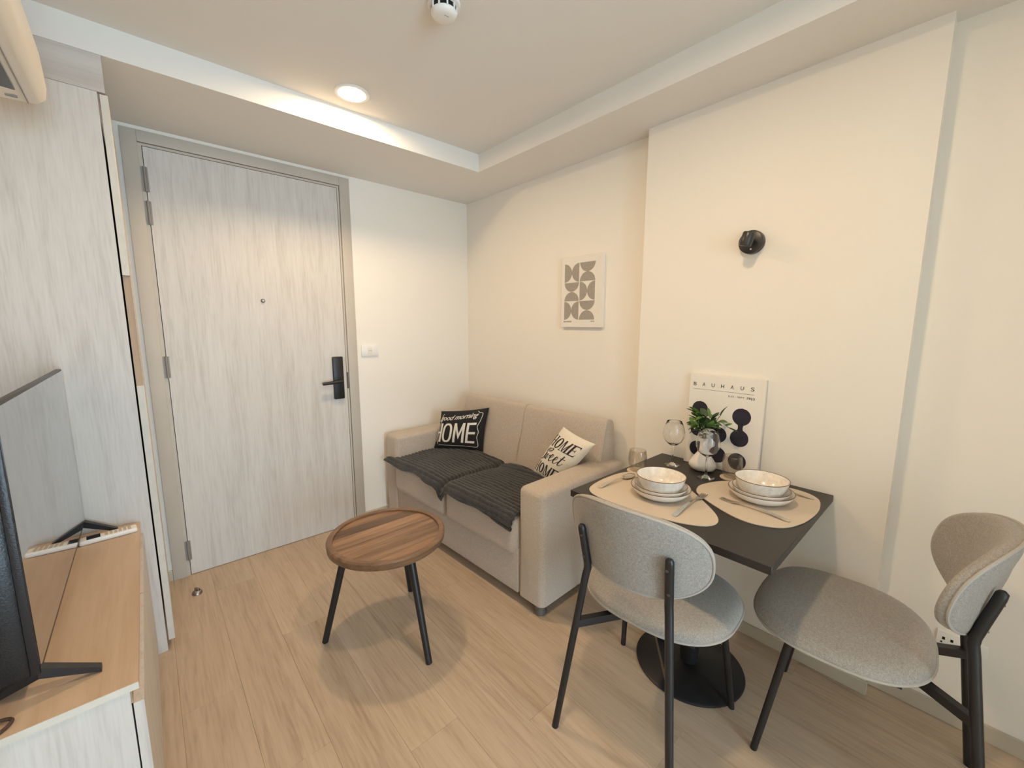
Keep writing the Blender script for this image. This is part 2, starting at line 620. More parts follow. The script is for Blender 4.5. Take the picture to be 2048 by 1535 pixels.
dbox('threshold', 'stand_wood', DX0 - 0.018, DX1 + 0.018, -0.010, 0.085, -0.008, 0.002)
leaf = dbox('door_leaf', 'ash_panel', DX0, DX1, -0.010, 0.030, 0.006, DZ1)
for za, zb in ((2.030, 2.146), (1.876, 1.987), (1.112, 1.224), (0.093, 0.204)):
    h = nb()
    tube(h, [(DX0 + OX - 0.002, -0.015, za), (DX0 + OX - 0.002, -0.015, zb)], 0.0062, 10)
    hg = place('hinge', dr, 'hinge_metal', bm=h, smooth=True)
    dbox('hinge_plate', 'hinge_metal', DX0 - 0.016, DX0 + 0.010, -0.0112, -0.0098, za, zb)
lk = dbox('lock_body', 'black_metal', -1.100, -1.034, -0.034, -0.010, 0.903, 1.182, 0.006)
h = nb()
tube(h, [(-1.065 + OX, -0.034, 1.020), (-1.065 + OX, -0.062, 1.020)], 0.014, 16)
tube(h, [(-1.055 + OX, -0.062, 1.022), (-1.080 + OX, -0.063, 1.021), (-1.120 + OX, -0.062, 1.018), (-1.178 + OX, -0.060, 1.015)], [0.012, 0.012, 0.011, 0.010], 14)
place('lever_handle', lk, 'black_metal', bm=h, smooth=True)
dbox('lock_seam', 'black_metal', -1.0995, -1.0345, -0.0346, -0.033, 1.044, 1.047, parent=lk)
dbox('strike_plate', 'dark_steel', DX1 + 0.001, DX1 + 0.0125, -0.0105, -0.004, 0.965, 1.075)
h = nb()
lathe(h, [(0, 0.012), (0.006, 0.012), (0.0075, 0.009), (0.011, 0.006), (0.011, 0)], 20)
bmesh.ops.rotate(h, verts=h.verts, cent=(0, 0, 0), matrix=Matrix.Rotation(PI / 2, 3, 'X'))
bmesh.ops.translate(h, verts=h.verts, vec=(-1.464 + OX, -0.010, 1.526))
place('peephole', dr, 'steel', bm=h, smooth=True)

# ================================================================== WARDROBE
wd = thing('wardrobe', 'tall pale ash wardrobe reaching the ceiling bulkhead beside the entrance door', 'wardrobe', (-2.22, -0.32, 0))


def wbox(name, mat, x0, x1, y0, y1, z0, z1, r=0.0, parent=None):
    return bxo(name, parent or wd, mat, x0 + 2.22, x1 + 2.22, y0 + 0.32, y1 + 0.32, z0, z1, r, 1)


wbox('side_panel', 'ash_panel', XL + 0.003, -2.0455, -0.6190, -0.600, 0.0, 2.205)
wbox('carcass', 'ash_panel', XL + 0.003, -2.050, -0.600, -0.012, 0.0, 2.325)
wbox('top_filler', 'ash_panel_flat', XL + 0.003, -2.024, -0.6195, -0.600, 2.206, HS - 0.001)
wdoor = wbox('wardrobe_door', 'ash_panel', -2.040, -2.018, -0.5955, -0.020, 0.045, 2.200)
wbox('door_edge', 'ash_edge', -2.040, -2.018, -0.6190, -0.5955, 1.571, 2.200, 0.001, wdoor)
wbox('door_edge', 'ash_edge', -2.040, -2.018, -0.6190, -0.5955, 0.045, 1.147, 0.001, wdoor)
wbox('grip_recess', 'raw_wood', -2.0395, -2.0185, -0.5975, -0.5950, 1.147, 1.571, 0, wdoor)
wbox('plinth', 'ash_edge', -2.060, -2.046, -0.600, -0.012, 0.0, 0.045)

# ================================================================== TV STAND
ST = 0.600
st = thing('tv_stand', 'low cabinet with orange-brown wooden top and white-washed end panel beside the wardrobe', 'cabinet', (-2.24, -1.125, 0))


def sbox(name, mat, x0, x1, y0, y1, z0, z1, r=0.0, parent=None):
    return bxo(name, parent or st, mat, x0 + 2.24, x1 + 2.24, y0 + 1.125, y1 + 1.125, z0, z1, r, 1)


sbox('top_board', 'stand_wood', XL + 0.003, -2.081, -1.628, -0.6215, ST - 0.016, ST - 0.0005)
sbox('top_edging', 'ash_edge', XL + 0.003, -2.0808, -1.6300, -1.628, ST - 0.016, ST)
sbox('end_panel', 'ash_panel', XL + 0.003, -2.097, -1.624, -1.606, 0.0, ST - 0.016)
sbox('carcass', 'ash_panel', XL + 0.003, -2.100, -1.606, -0.622, 0.06, ST - 0.016)
sbox('plinth', 'ash_edge', XL + 0.003, -2.130, -1.606, -0.622, 0.0, 0.06)
for a, b in ((-1.624, -1.125), (-1.121, -0.622)):
    sd = sbox('cabinet_door', 'ash_panel', -2.094, -2.076, a + 0.001, b, 0.03, 0.548)
    sbox('grip_recess', 'raw_wood', -2.0975, -2.094, a + 0.004, b - 0.003, 0.548, ST - 0.017, 0, sd)

# ---- television
tv = thing('television', 'black flat-screen television on splayed feet standing on the low cabinet', 'television', (-2.24, -1.095, ST))
TX, TY0, TY1, T0, T1 = -2.230, -1.545, -0.645, 0.652, 1.231


def tbox(name, mat, x0, x1, y0, y1, z0, z1, r=0.0, parent=None, seg=2):
    return bxo(name, parent or tv, mat, x0 + 2.24, x1 + 2.24, y0 + 1.095, y1 + 1.095, z0 - ST, z1 - ST, r, seg)


tbox('bezel', 'tv_black', TX - 0.014, TX, TY0, TY1, T0, T1, 0.002)
tbox('screen', 'tv_screen', TX, TX + 0.0012, TY0 + 0.006, TY1 - 0.006, T0 + 0.014, T1 - 0.006)
tbox('back_housing', 'tv_black', TX - 0.070, TX - 0.012, TY0 + 0.003, TY1 - 0.003, T0 - 0.006, T1 - 0.20, 0.012)
for yy, fy, by in ((TY0 + 0.015, -1.530, -1.500), (TY1 - 0.005, -0.665, -0.660)):
    h = nb()
    cx, cy, cz = TX - 0.005 + 2.24, yy + 1.095, T0 - ST + 0.004
    for ex, ey in ((-2.143, fy), (-2.315, by)):
        ee = Vector((ex + 2.24, ey + 1.095, 0.006))
        c = Vector((cx, cy, cz))
        rings_mesh(h, [[c + Vector((0, s * 0.011, k * 0.016)) for s, k in ((-1, -1), (1, -1), (1, 0.6), (-1, 0.6))],
                       [ee + Vector((0, s * 0.009, k * 0.0055)) for s, k in ((-1, -1), (1, -1), (1, 1), (-1, 1))]])
    place('foot', tv, 'black_metal', bm=h)

# ---- remote control and a coiled cord on the cabinet
rm = thing('remote_control', 'slim white remote control lying beside the television foot on the cabinet', 'remote', (-2.166, -0.712, ST), 0.08)
bxo('shell', rm, 'white_plastic', -0.078, 0.078, -0.024, 0.024, 0.0, 0.017, 0.006, 3)
bxo('display', rm, 'screen_glass', -0.058, -0.022, -0.017, 0.017, 0.0165, 0.0176)
for i in range(6):
    for j in range(3):
        bxo('button', rm, 'button_beige', -0.010 + i * 0.0125, -0.002 + i * 0.0125, -0.017 + j * 0.0125, -0.008 + j * 0.0125, 0.0165, 0.0182)
h = nb()
tube(h, [(0.022 * math.cos(a) * (1 + 0.15 * math.sin(2 * a)), 0.017 * math.sin(a), 0.0035 + 0.002 * (1 + math.sin(a))) for a in [2 * PI * i / 28 for i in range(28)]], 0.0034, 8, True)
o = place('hair_tie', None, 'cord_brown', bm=h, smooth=True)
o.location = (-2.290, -1.598, ST)
tag(o, 'small dark brown elastic loop lying at the edge of the wooden cabinet top', 'elastic band')

# ================================================================== AIR CONDITIONER
ac = thing('air_conditioner', 'white wall-mounted air conditioner above the television cabinet', 'air conditioner', (-2.40, -1.36, 2.0))
AY0, AY1 = -0.42, 0.41
prof = [(0.002, 0.02), (0.16, 0.0), (0.235, 0.003), (0.253, 0.02), (0.257, 0.05), (0.252, 0.14), (0.236, 0.24), (0.215, 0.285), (0.19, 0.30), (0.002, 0.30)]
bm = nb()
prism(bm, prof, 'y', AY0, AY1)
place('body', ac, 'ivory_plastic', bm=bm, smooth=True)
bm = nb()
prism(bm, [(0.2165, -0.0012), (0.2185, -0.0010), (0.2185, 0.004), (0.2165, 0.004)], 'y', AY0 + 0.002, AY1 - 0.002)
place('seam_shade', ac, 'grey_plastic', bm=bm)  # grey strip painted in for the shaded gap at the panel joint
bm = nb()
prism(bm, [(0.105, 0.0050), (0.205, -0.0014), (0.205, 0.004), (0.105, 0.010)], 'y', AY0 + 0.03, AY1 - 0.080)
place('air_outlet', ac, 'screen_glass', bm=bm)
bm = nb()
prism(bm, [(0.118, -0.008), (0.122, -0.009), (0.130, 0.004), (0.126, 0.004)], 'y', AY0 + 0.03, AY1 - 0.09)
place('louvre', ac, 'ivory_plastic', bm=bm)
bxo('label_sticker', ac, 'grey_plastic', 0.180, 0.202, AY1 - 0.036, AY1 - 0.026, -0.002, 0.001)

# ================================================================== CEILING FITTINGS


def downlight(x, y, label, out=''):
    t = thing('downlight' + out, label, 'ceiling light', (x, y, HC), 0, 'recessed downlights')
    bm = nb()
    lathe(bm, [(0.058, -0.002), (0.060, -0.006), (0.072, -0.007), (0.077, -0.003), (0.077, 0.0)], 48)
    place('trim_ring', t, 'white_plastic', bm=bm, smooth=True)
    bm = nb()
    lathe(bm, [(0, -0.003), (0.058, -0.003)], 40)
    bmesh.ops.reverse_faces(bm, faces=[f for f in bm.faces if f.normal.z > 0])
    place('lens' + out, t, 'lens_glow', bm=bm)
    return t


downlight(-1.188, -0.774, 'round warm downlight glowing in the ceiling near the far bulkhead')
downlight(-1.190, -2.260, 'round warm downlight in the ceiling over the dining table end', '_offscreen')

sm = thing('smoke_detector', 'round white smoke detector with dark vents on the ceiling', 'smoke detector', (-1.163, -1.508, HC))
bm = nb()
lathe(bm, [(0, -0.012), (0.05, -0.012), (0.053, -0.010), (0.054, 0.0)], 40)
place('base', sm, 'white_plastic', bm=bm, smooth=True)
bm = nb()
lathe(bm, [(0.040, -0.012), (0.040, -0.030)], 40)
place('vent_core', sm, 'hole_black', bm=bm)
bm = nb()
lathe(bm, [(0, -0.045), (0.028, -0.045), (0.037, -0.041), (0.043, -0.032), (0.043, -0.028), (0, -0.028)], 40)
place('cap', sm, 'white_plastic', bm=bm, smooth=True)
for i in range(10):
    a = 2 * PI * i / 10
    bm = box(nb(), 0.0395, 0.0445, -0.0025, 0.0025, -0.031, -0.011)
    bmesh.ops.rotate(bm, verts=bm.verts, cent=(0, 0, 0), matrix=Matrix.Rotation(a, 3, 'Z'))
    place('rib', sm, 'white_plastic', bm=bm)
bxo('slot', sm, 'grey_plastic', -0.008, 0.008, -0.016, -0.014, -0.0455, -0.0445)

# ================================================================== WALL FITTINGS
sw = thing('light_switch', 'white rectangular light switch plate on the wall by the door frame', 'light switch', (-0.840, 0, 1.212))
bxo('plate', sw, 'white_plastic', -0.059, 0.059, -0.010, 0.0, -0.037, 0.037, 0.003, 2)
rk = bxo('rocker', sw, 'ivory_plastic', -0.013, 0.013, -0.0125, -0.008, -0.022, 0.022, 0.001, 1)
bxo('gap_line', rk, 'grey_plastic', -0.0125, 0.0125, -0.0128, -0.012, -0.001, 0.001)

ot = thing('wall_outlet', 'white power outlet with dark socket holes low on the wall behind the chair', 'outlet', (0, -2.865, 0.296))
bxo('plate', ot, 'white_plastic', -0.009, 0.0, -0.062, 0.058, -0.037, 0.037, 0.003, 2)
for c in (0.030, -0.022):
    for dy, dz, hy, hz in ((0.010, 0.011, 0.0035, 0.005), (-0.010, 0.011, 0.0035, 0.005), (0.0, -0.012, 0.005, 0.004), (0.014, -0.004, 0.0022, 0.003), (-0.014, -0.004, 0.0022, 0.003)):
        bxo('socket_hole_shade', ot, 'hole_black', -0.0096, -0.0086, c + dy - hy, c + dy + hy, dz - hz, dz + hz)  # black plates on the face stand in for shade inside the holes

wl = thing('wall_spotlight', 'small black wall spotlight on a round base above the dining table', 'wall lamp', (PX, -2.131, 1.728))
bm = nb()
lathe(bm, [(0, 0.030), (0.040, 0.030), (0.046, 0.027), (0.047, 0.022), (0.047, 0.0), (0, 0)], 40)
bmesh.ops.rotate(bm, verts=bm.verts, cent=(0, 0, 0), matrix=Matrix.Rotation(-PI / 2, 3, 'Y'))
place('base_disc', wl, 'black_lamp', bm=bm, smooth=True)
bm = nb()
tube(bm, [(-0.085, 0.000, -0.024), (-0.085, -0.002, -0.016), (-0.085, -0.0135, 0.023), (-0.085, -0.015, 0.028)], [0.0215, 0.0235, 0.0235, 0.020], 28)
place('head', wl, 'black_lamp', bm=bm, smooth=True)
bm = nb()
tube(bm, [(-0.028, -0.002, 0.004), (-0.050, -0.005, 0.002), (-0.075, -0.008, 0.002)], 0.009, 12)
place('joint', wl, 'black_lamp', bm=bm, smooth=True)
bm = nb()
lathe(bm, [(0, 0.002), (0.003, 0.0012), (0.0035, 0)], 12)
bmesh.ops.rotate(bm, verts=bm.verts, cent=(0, 0, 0), matrix=Matrix.Rotation(-PI / 2, 3, 'Y'))
bmesh.ops.translate(bm, verts=bm.verts, vec=(-0.030, -0.004, -0.030))
place('screw', wl, 'white_plastic', bm=bm, smooth=True)

# ---- hung canvas with half circles
ca = thing('canvas_print', 'small canvas print of grey half circles hanging above the sofa', 'wall art', (0, -1.187, 1.376))
CW, CH = 0.155, 0.420
bxo('canvas', ca, 'canvas', -0.022, 0.0, -CW, CW, 0.0, CH, 0.0015, 1)
pr = Print()


def half(cx, cy, r, ang, n=18):
    pr.poly([(cx + r * math.cos(ang + PI * i / n), cy + r * math.sin(ang + PI * i / n)) for i in range(n + 1)])


# u runs left to right as seen from the room, v upwards; two columns of four cells, cell side s
s_ = 0.0925
g_ = 0.0025
u0, v0 = 0.032, 0.048
U, D, Lf, Rt = 0.0, PI, PI / 2, -PI / 2


def cell_pair(cu, cv, kind):
    r = s_ / 2
    if kind == 'lr':            # two half discs touching at the middle, flat sides outside
        half(cu, cv + r, r, Rt); half(cu + s_ - 0.0006, cv + r, r, Lf)
    elif kind == 'ud':          # flat side up above, flat side down below
        half(cu + r, cv + s_, r - 0.0004, D); half(cu + r, cv, r - 0.0004, U)


c2u = u0 + s_ + 0.004
pr.v.clear(); pr.f.clear()
cell_pair(u0, v0, 'lr')
cell_pair(u0, v0 + s_ + g_, 'ud')
cell_pair(u0, v0 + 2 * (s_ + g_), 'lr')
r = s_ / 2
half(c2u + r, v0, r, U)
half(c2u + r, v0 + r + s_ / 2 + 0.001, r, D)
cell_pair(c2u, v0 + s_ + g_ + 0.001, 'lr')
half(c2u + r, v0 + 2 * (s_ + g_), r, U)
half(c2u + r, v0 + 3 * (s_ + g_) - 0.003, r, D)
# stretch the figure to the canvas proportion and face it to the room
kx, ky = 0.232 / (2 * s_ + 0.004), 0.335 / (3 * s_ + 2 * g_)


def on_canvas(u, v):
    return (-0.0224, CW - (0.026 + (u - u0) * kx), 0.046 + (v - v0) * ky)


pr.lay('print', ca, 'print_grey', on_canvas)
pt = Print()
pt.text('BAUHAUS', 0.024, 0.086, 0.030, 0.040, offset=0.01)
pt.lay('title_lettering', ca, 'print_black', lambda u, v: (-0.0224, CW - u, v))
pt = Print()
pt.text('1919', 0.232, 0.258, 0.030, 0.040, offset=0.01)
pt.lay('year_lettering', ca, 'print_black', lambda u, v: (-0.0224, CW - u, v))

# ================================================================== SOFA
SW, SA = 1.518, 0.165
SO = Vector((-0.0205, -1.539, 0))
SROT = PI / 2 + 0.0395
so = thing('sofa', 'two-seat beige fabric sofa with boxy arms against the wall', 'sofa', SO, SROT)
SM = Matrix.Translation(SO) @ Matrix.Rotation(SROT, 4, 'Z')     # x: from table end to door end, y: forward


def sofa_arm(x0, x1):
    bm = nb()
    box(bm, x0, x1, 0.0, 0.700, 0.062, 0.628)
    es = [e for e in bm.edges if max(v.co.z for v in e.verts) > 0.5]
    bmesh.ops.bevel(bm, geom=es, offset=0.032, segments=5, profile=0.5, affect='EDGES')
    es = [e for e in bm.edges if all(v.co.z < 0.07 for v in e.verts) or (abs(e.verts[0].co.x - e.verts[1].co.x) < 1e-5 and abs(e.verts[0].co.z - e.verts[1].co.z) > 0.3)]
    return bm


for a, b in ((0.0, SA), (SW - SA, SW)):
    place('arm', so, 'sofa_cloth', bm=sofa_arm(a, b), smooth=True)
bxo('base', so, 'sofa_cloth', SA, SW - SA, 0.03, 0.698, 0.062, 0.30, 0.008, 2)
for k in range(2):
    a = SA + 0.003 + k * (SW - 2 * SA) / 2
    b = a + (SW - 2 * SA) / 2 - 0.006
    bm = box(nb(), a, b, 0.12, 0.728, 0.255, 0.462, 0.045, 6)
    for v in bm.verts:
        if v.co.z > 0.36:
            fx = 1 - ((v.co.x - (a + b) / 2) / ((b - a) / 2)) ** 2
            v.co.z += 0.014 * max(0, fx)
    bmesh.ops.subdivide_edges(bm, edges=[e for e in bm.edges if e.calc_length() > 0.3], cuts=4, use_grid_fill=True)
    place('seat_cushion', so, 'sofa_cloth', bm=bm, smooth=True)
for k in range(2):
    a = 0.072 + k * (SW - 0.252) / 2
    b = a + (SW - 0.252) / 2 - 0.002
    bm = nb()
    prof = spline([(0.004, 0.30), (0.006, 0.60), (0.015, 0.815), (0.040, 0.858), (0.075, 0.860), (0.104, 0.832), (0.140, 0.68), (0.178, 0.52), (0.195, 0.40), (0.19, 0.30), (0.10, 0.28)], 6)
    nst = 9
    rings = []
    for i in range(nst):
        t = i / (nst - 1)
        e = min(t, 1 - t)
        ins = 0.012 * max(0, 1 - e / 0.02) if False else (0.010 if i in (0, nst - 1) else 0.0)
        tt = [0, 0.012, 0.05, 0.25, 0.5, 0.75, 0.95, 0.988, 1][i]
        cx, cz = 0.09, 0.57
        ring = []
        for p in prof:
            q = Vector((p.x - cx, p.y - cz))
            q = q * (1 - ins / max(q.length, 0.05))
            ring.append((a + (b - a) * tt, q.x + cx, q.y + cz))
        rings.append(ring)
    rings_mesh(bm, rings)
    place('back_cushion', so, 'sofa_cloth', bm=bm, smooth=True)
for lx, ly in ((0.05, 0.655), (SW - 0.05, 0.655), (0.05, 0.06), (SW - 0.05, 0.06)):
    bm = nb()
    lathe(bm, [(0, 0), (0.024, 0.0), (0.028, 0.008), (0.022, 0.03), (0.027, 0.045), (0.027, 0.062), (0, 0.062)], 20, (lx, ly, 0))
    lg = place('leg', so, 'grey_plastic', bm=bm, smooth=True)
    bm = nb()
    lathe(bm, [(0.029, 0.001), (0.033, 0.010), (0.028, 0.030), (0.032, 0.048), (0.031, 0.061)], 14, (lx, ly, 0))
    for v in bm.verts:
        v.co.x += random.uniform(-0.003, 0.003); v.co.y += random.uniform(-0.003, 0.003)
    place('plastic_wrap', lg, 'clear_plastic', bm=bm)

# ---- ribbed plush throw over the seat
NX, NY = 150, 190
verts, faces = [], []
INW = SW - 2 * SA


def seat_top(lx):
    half_w = INW / 2
    k = ((lx - SA) % half_w) / half_w if 0 <= lx - SA < INW else 0.5
    fx = 1 - (2 * k - 1) ** 2
    return 0.466 + 0.013 * fx


def throw_pt(i, j):
    s = i / NX                         # 0 at the table end, 1 at the door end
    w = 0.5 + 0.5 * math.sin(s * 9.0 + 0.6)
    back = 0.215 + 0.05 * max(0, math.sin(s * 7 + 0.4)) * (0.4 + 0.6 * s) + (0.10 if s < 0.18 else 0) * (1 - s / 0.18)
    # run over the front edge, deeper towards the table end and at the gap between the cushions
    over = 0.078 + 0.030 * max(0, 1 - s / 0.55) + 0.050 * math.exp(-((s - 0.50) / 0.035) ** 2) - 0.012 * max(0, s - 0.7) + 0.007 * math.sin(s * 23)
    y_edge, rr = 0.683, 0.048          # where the cushion top starts to turn down
    total = (y_edge - back) + over
    d = back + total * (j / NY)
    lx = SA + 0.002 + s * (INW - 0.004)
    zt = seat_top(lx) + 0.012
    dip = 0.020 * math.exp(-((lx - SW / 2) / 0.018) ** 2)
    n = mnoise.noise(Vector((lx * 6, d * 9, 1.3))) * 0.010 + 0.012 * math.exp(-((d - back - 0.03 - 0.05 * s) / 0.022) ** 2) + mnoise.noise(Vector((lx * 22, d * 22, 4.1))) * 0.0028
    ridge = 0.0075 * abs(math.sin(PI * (d + 0.010 * mnoise.noise(Vector((lx * 4, d * 3, 9)))) / 0.027)) ** 0.8
    wob = 0.036 * max(0, s - 0.88) / 0.12          # corner reaching in front of the far arm
    if d <= y_edge:
        p = Vector((lx, d, zt - dip))
        nor = Vector((0, 0, 1))
    else:
        a = min((d - y_edge) / (rr + 0.012), 1.35)
        extra = max(0, (d - y_edge) - 1.35 * (rr + 0.012))
        R_ = rr + 0.012
        p = Vector((lx, y_edge + R_ * math.sin(a), zt - dip - R_ * (1 - math.cos(a)) - extra))
        nor = Vector((0, math.sin(a), math.cos(a)))
        p.x += wob * 3.0 * min(1, (d - y_edge) / 0.04)
    edge = min(j, NY - j) / NY
    puff = 0.004 if 0.0 < edge < 0.02 else 0.0
    return p + nor * (n + ridge + puff)


for j in range(NY + 1):
    for i in range(NX + 1):
        verts.append(throw_pt(i, j))
for j in range(NY):
    for i in range(NX):
        a = j * (NX + 1) + i
        faces.append((a, a + 1, a + NX + 2, a + NX + 1))
th = place('throw_blanket', None, 'plush', verts=[SM @ v for v in verts], faces=faces, smooth=True, auto=False)
md = th.modifiers.new('thick', 'SOLIDIFY'); md.thickness = 0.008; md.offset = -1
tag(th, 'dark grey ribbed plush throw spread over the sofa seat', 'blanket')


# ---- scatter cushions: corners given, puffed along the normal
def cushion(name, label, TL, TR, BL, BR, puff, cloth, pin=0.06):
    TL, TR, BL, BR = map(Vector, (TL, TR, BL, BR))
    c = (TL + TR + BL + BR) / 4
    nor = ((TR + BR) - (TL + BL)).cross((TL + TR) - (BL + BR)).normalized()
    if nor.dot(CAM_POS - c) < 0:
        nor = -nor
    t = thing(name, label, 'cushion', (c.x, c.y, min(BL.z, BR.z)))
    base = Vector((c.x, c.y, min(BL.z, BR.z)))

    def surf(u, v, side=1, off=0.0):
        # u, v in -1..1 ; edges bow inwards between the corner ears
        uu = u * (1 - pin * (1 - v * v) * abs(u))
        vv = v * (1 - pin * (1 - u * u) * abs(v))
        a, b = (uu + 1) / 2, (vv + 1) / 2
        p = BL.lerp(BR, a).lerp(TL.lerp(TR, a), b)
        h = puff * (max(0, (1 - u ** 2)) * max(0, (1 - v ** 2))) ** 0.5
        h += 0.004 * mnoise.noise(Vector((u * 2.2, v * 2.2, puff * 50 + side))) * (1 - u ** 4) * (1 - v ** 4)
        return p + nor * (side * h + off * side) - base

    n = 28
    vs, fs = [], []
    for side in (1, -1):
        k = len(vs)
        for j in range(n + 1):
            for i in range(n + 1):
                vs.append(surf(-math.cos(PI * i / n), -math.cos(PI * j / n), side, 0.0015))
        for j in range(n):
            for i in range(n):
                q = (k + j * (n + 1) + i, k + j * (n + 1) + i + 1, k + (j + 1) * (n + 1) + i + 1, k + (j + 1) * (n + 1) + i)
                fs.append(q if side == 1 else q[::-1])
    m = (n + 1) ** 2
    ring = [i for i in range(n + 1)] + [(j + 1) * (n + 1) - 1 for j in range(1, n + 1)] + [n * (n + 1) + i for i in range(n - 1, -1, -1)] + [j * (n + 1) for j in range(n - 1, 0, -1)]
    for a, b in zip(ring, ring[1:] + ring[:1]):
        fs.append((b, a, a + m, b + m))
    place('cover', t, cloth, verts=vs, faces=fs, smooth=True, auto=False)
    return t, surf


cb, surf = cushion('scatter_cushion', 'black cushion lettered in white leaning in the far sofa corner',
                   (-0.405, -0.215, 0.758), (-0.185, -0.505, 0.800), (-0.470, -0.203, 0.488), (-0.255, -0.518, 0.488), 0.060, 'black_cloth')
pr = Print()
K, Y0, Y1 = 0.095, -0.64, 0.34


def rect(x0, x1, y0, y1):
    pr.poly([(x0, y0), (x1, y0), (x1, y1), (x0, y1)])


def ring(x0, x1, y0, y1, k, n=28):
    cx, cy, a, b = (x0 + x1) / 2, (y0 + y1) / 2, (x1 - x0) / 2, (y1 - y0) / 2
    o_ = [sup_(2 * PI * i / n, a, b) for i in range(n)]
    i_ = [sup_(2 * PI * i / n, a - k, b - k) for i in range(n)]
    pr.add([(cx + p[0], cy + p[1]) for p in o_ + i_], [(i, (i + 1) % n, n + (i + 1) % n, n + i) for i in range(n)])


def sup_(t, a, b, e=2.6):
    c, q = math.cos(t), math.sin(t)
    return (a * math.copysign(abs(c) ** (2 / e), c), b * math.copysign(abs(q) ** (2 / e), q))


rect(-0.985, -0.955, Y0, Y1); rect(-0.84, -0.84 + K, Y0, Y1); rect(-0.955, -0.84, -0.19, -0.10)
ring(-0.71, -0.27, Y0, Y1, K)
rect(-0.21, -0.21 + K, Y0, Y1); rect(0.24 - K, 0.24, Y0, Y1)
pr.poly([(-0.21 + K, Y1), (-0.21 + K, Y1 - 0.30), (0.015, Y0 + 0.16), (0.015, Y0 + 0.46)])
pr.poly([(0.24 - K, Y1), (0.015, Y0 + 0.46), (0.015, Y0 + 0.16), (0.24 - K, Y1 - 0.30)])
rect(0.31, 0.31 + K, Y0, Y1)
for y_ in (Y0, (Y0 + Y1 - K * 1.1) / 2, Y1 - K * 1.1):
    rect(0.31 + K, 0.68, y_, y_ + K * 1.1)
vs, fs = text_geo('good morning', shear=0.5, offset=0.004, space=0.95)
vs = fit_box(vs, -0.95, 0.70, 0.46, 0.80)
pr.add([Vector((v.x, v.y + 0.05 * math.sin(v.x * 2.5))) for v in vs], fs)
frame = [(-0.80, -0.80), (-0.2, -0.82), (0.4, -0.80), (0.80, -0.80), (0.79, -0.5), (0.76, -0.35), (0.80, -0.1), (0.73, 0.15), (0.80, 0.4), (0.84, 0.75), (0.70, 0.82), (0.62, 0.90)]
pr.stroke([p for p in spline([(a, b, 0) for a, b in frame], 5, False)], 0.020)
pr.stroke([p for p in spline([(-0.86, -0.75, 0), (-0.90, -0.4, 0), (-0.91, 0.0, 0), (-0.88, 0.4, 0), (-0.84, 0.72, 0), (-0.78, 0.84, 0)], 5, False)], 0.020)
pr.lay('lettering', cb, 'print_white', lambda u, v: surf(u, v, 1, 0.0032), 0.09)

cw, surf2 = cushion('scatter_cushion', 'white cushion with black script lettering leaning on the near sofa arm',
                    (-0.205, -1.232, 0.797), (-0.270, -1.512, 0.766), (-0.275, -1.055, 0.490), (-0.335, -1.290, 0.480), 0.055, 'white_cloth', 0.05)
pr = Print()


def serif_H(x, y, w, h, k):
    for xx, th_ in ((x, k), (x + w - k, k)):
        pr.poly([(xx, y), (xx + th_, y), (xx + th_, y + h), (xx, y + h)])
        for yy in (y, y + h - k * 0.3):
            pr.poly([(xx - k * 0.6, yy), (xx + k * 1.6, yy), (xx + k * 1.6, yy + k * 0.3), (xx - k * 0.6, yy + k * 0.3)])
    pr.poly([(x, y + h * 0.48), (x + w, y + h * 0.48), (x + w, y + h * 0.48 + k * 0.35), (x, y + h * 0.48 + k * 0.35)])


def serif_O(x, y, w, h, k):
    n = 30
    o_, i_ = [], []
    for q in range(n):
        a = 2 * PI * q / n
        o_.append((x + w / 2 + w / 2 * math.cos(a), y + h / 2 + h / 2 * math.sin(a)))
        i_.append((x + w / 2 + (w / 2 - k) * math.cos(a), y + h / 2 + (h / 2 - k * 0.35) * math.sin(a)))
    pr.add(o_ + i_, [(q, (q + 1) % n, n + (q + 1) % n, n + q) for q in range(n)])


def serif_M(x, y, w, h, k):
    t = k * 0.4
    pr.poly([(x, y), (x + t, y), (x + t, y + h), (x, y + h)])
    pr.poly([(x + w - k, y), (x + w, y), (x + w, y + h), (x + w - k, y + h)])
    pr.poly([(x, y + h), (x + k, y + h), (x + w * 0.5 + t, y), (x + w * 0.5 - t * 0.4, y)])
    pr.poly([(x + w * 0.5 - t * 0.4, y), (x + w * 0.5 + t * 0.7, y), (x + w - k * 0.3, y + h), (x + w - k * 0.3 - t, y + h)])
    for xx in (x - k * 0.5, x + w - k * 1.5):
        pr.poly([(xx, y), (xx + k * 1.9, y), (xx + k * 1.9, y + t * 0.7), (xx, y + t * 0.7)])


def serif_E(x, y, w, h, k):
    pr.poly([(x, y), (x + k, y), (x + k, y + h), (x, y + h)])
    for yy in (y, y + h - k * 0.35):
        pr.poly([(x - k * 0.5, yy), (x + w, yy), (x + w, yy + k * 0.35), (x - k * 0.5, yy + k * 0.35)])
    pr.poly([(x + k, y + h * 0.48), (x + w * 0.7, y + h * 0.48), (x + w * 0.7, y + h * 0.53), (x + k, y + h * 0.53)])
    pr.poly([(x + w - k * 0.5, y), (x + w, y), (x + w + k * 0.2, y + h * 0.26)])
    pr.poly([(x + w - k * 0.5, y + h), (x + w, y + h), (x + w, y + h * 0.74)])
    pr.poly([(x + w * 0.66, y + h * 0.38), (x + w * 0.72, y + h * 0.38), (x + w * 0.72, y + h * 0.63), (x + w * 0.66, y + h * 0.63)])


def home_line(y, h):
    serif_H(-0.93, y, 0.34, h, 0.075)
    serif_O(-0.50, y, 0.40, h, 0.10)
    serif_M(-0.02, y, 0.42, h, 0.085)
    serif_E(0.50, y, 0.34, h, 0.10)


home_line(0.28, 0.44)
home_line(-0.86, 0.44)


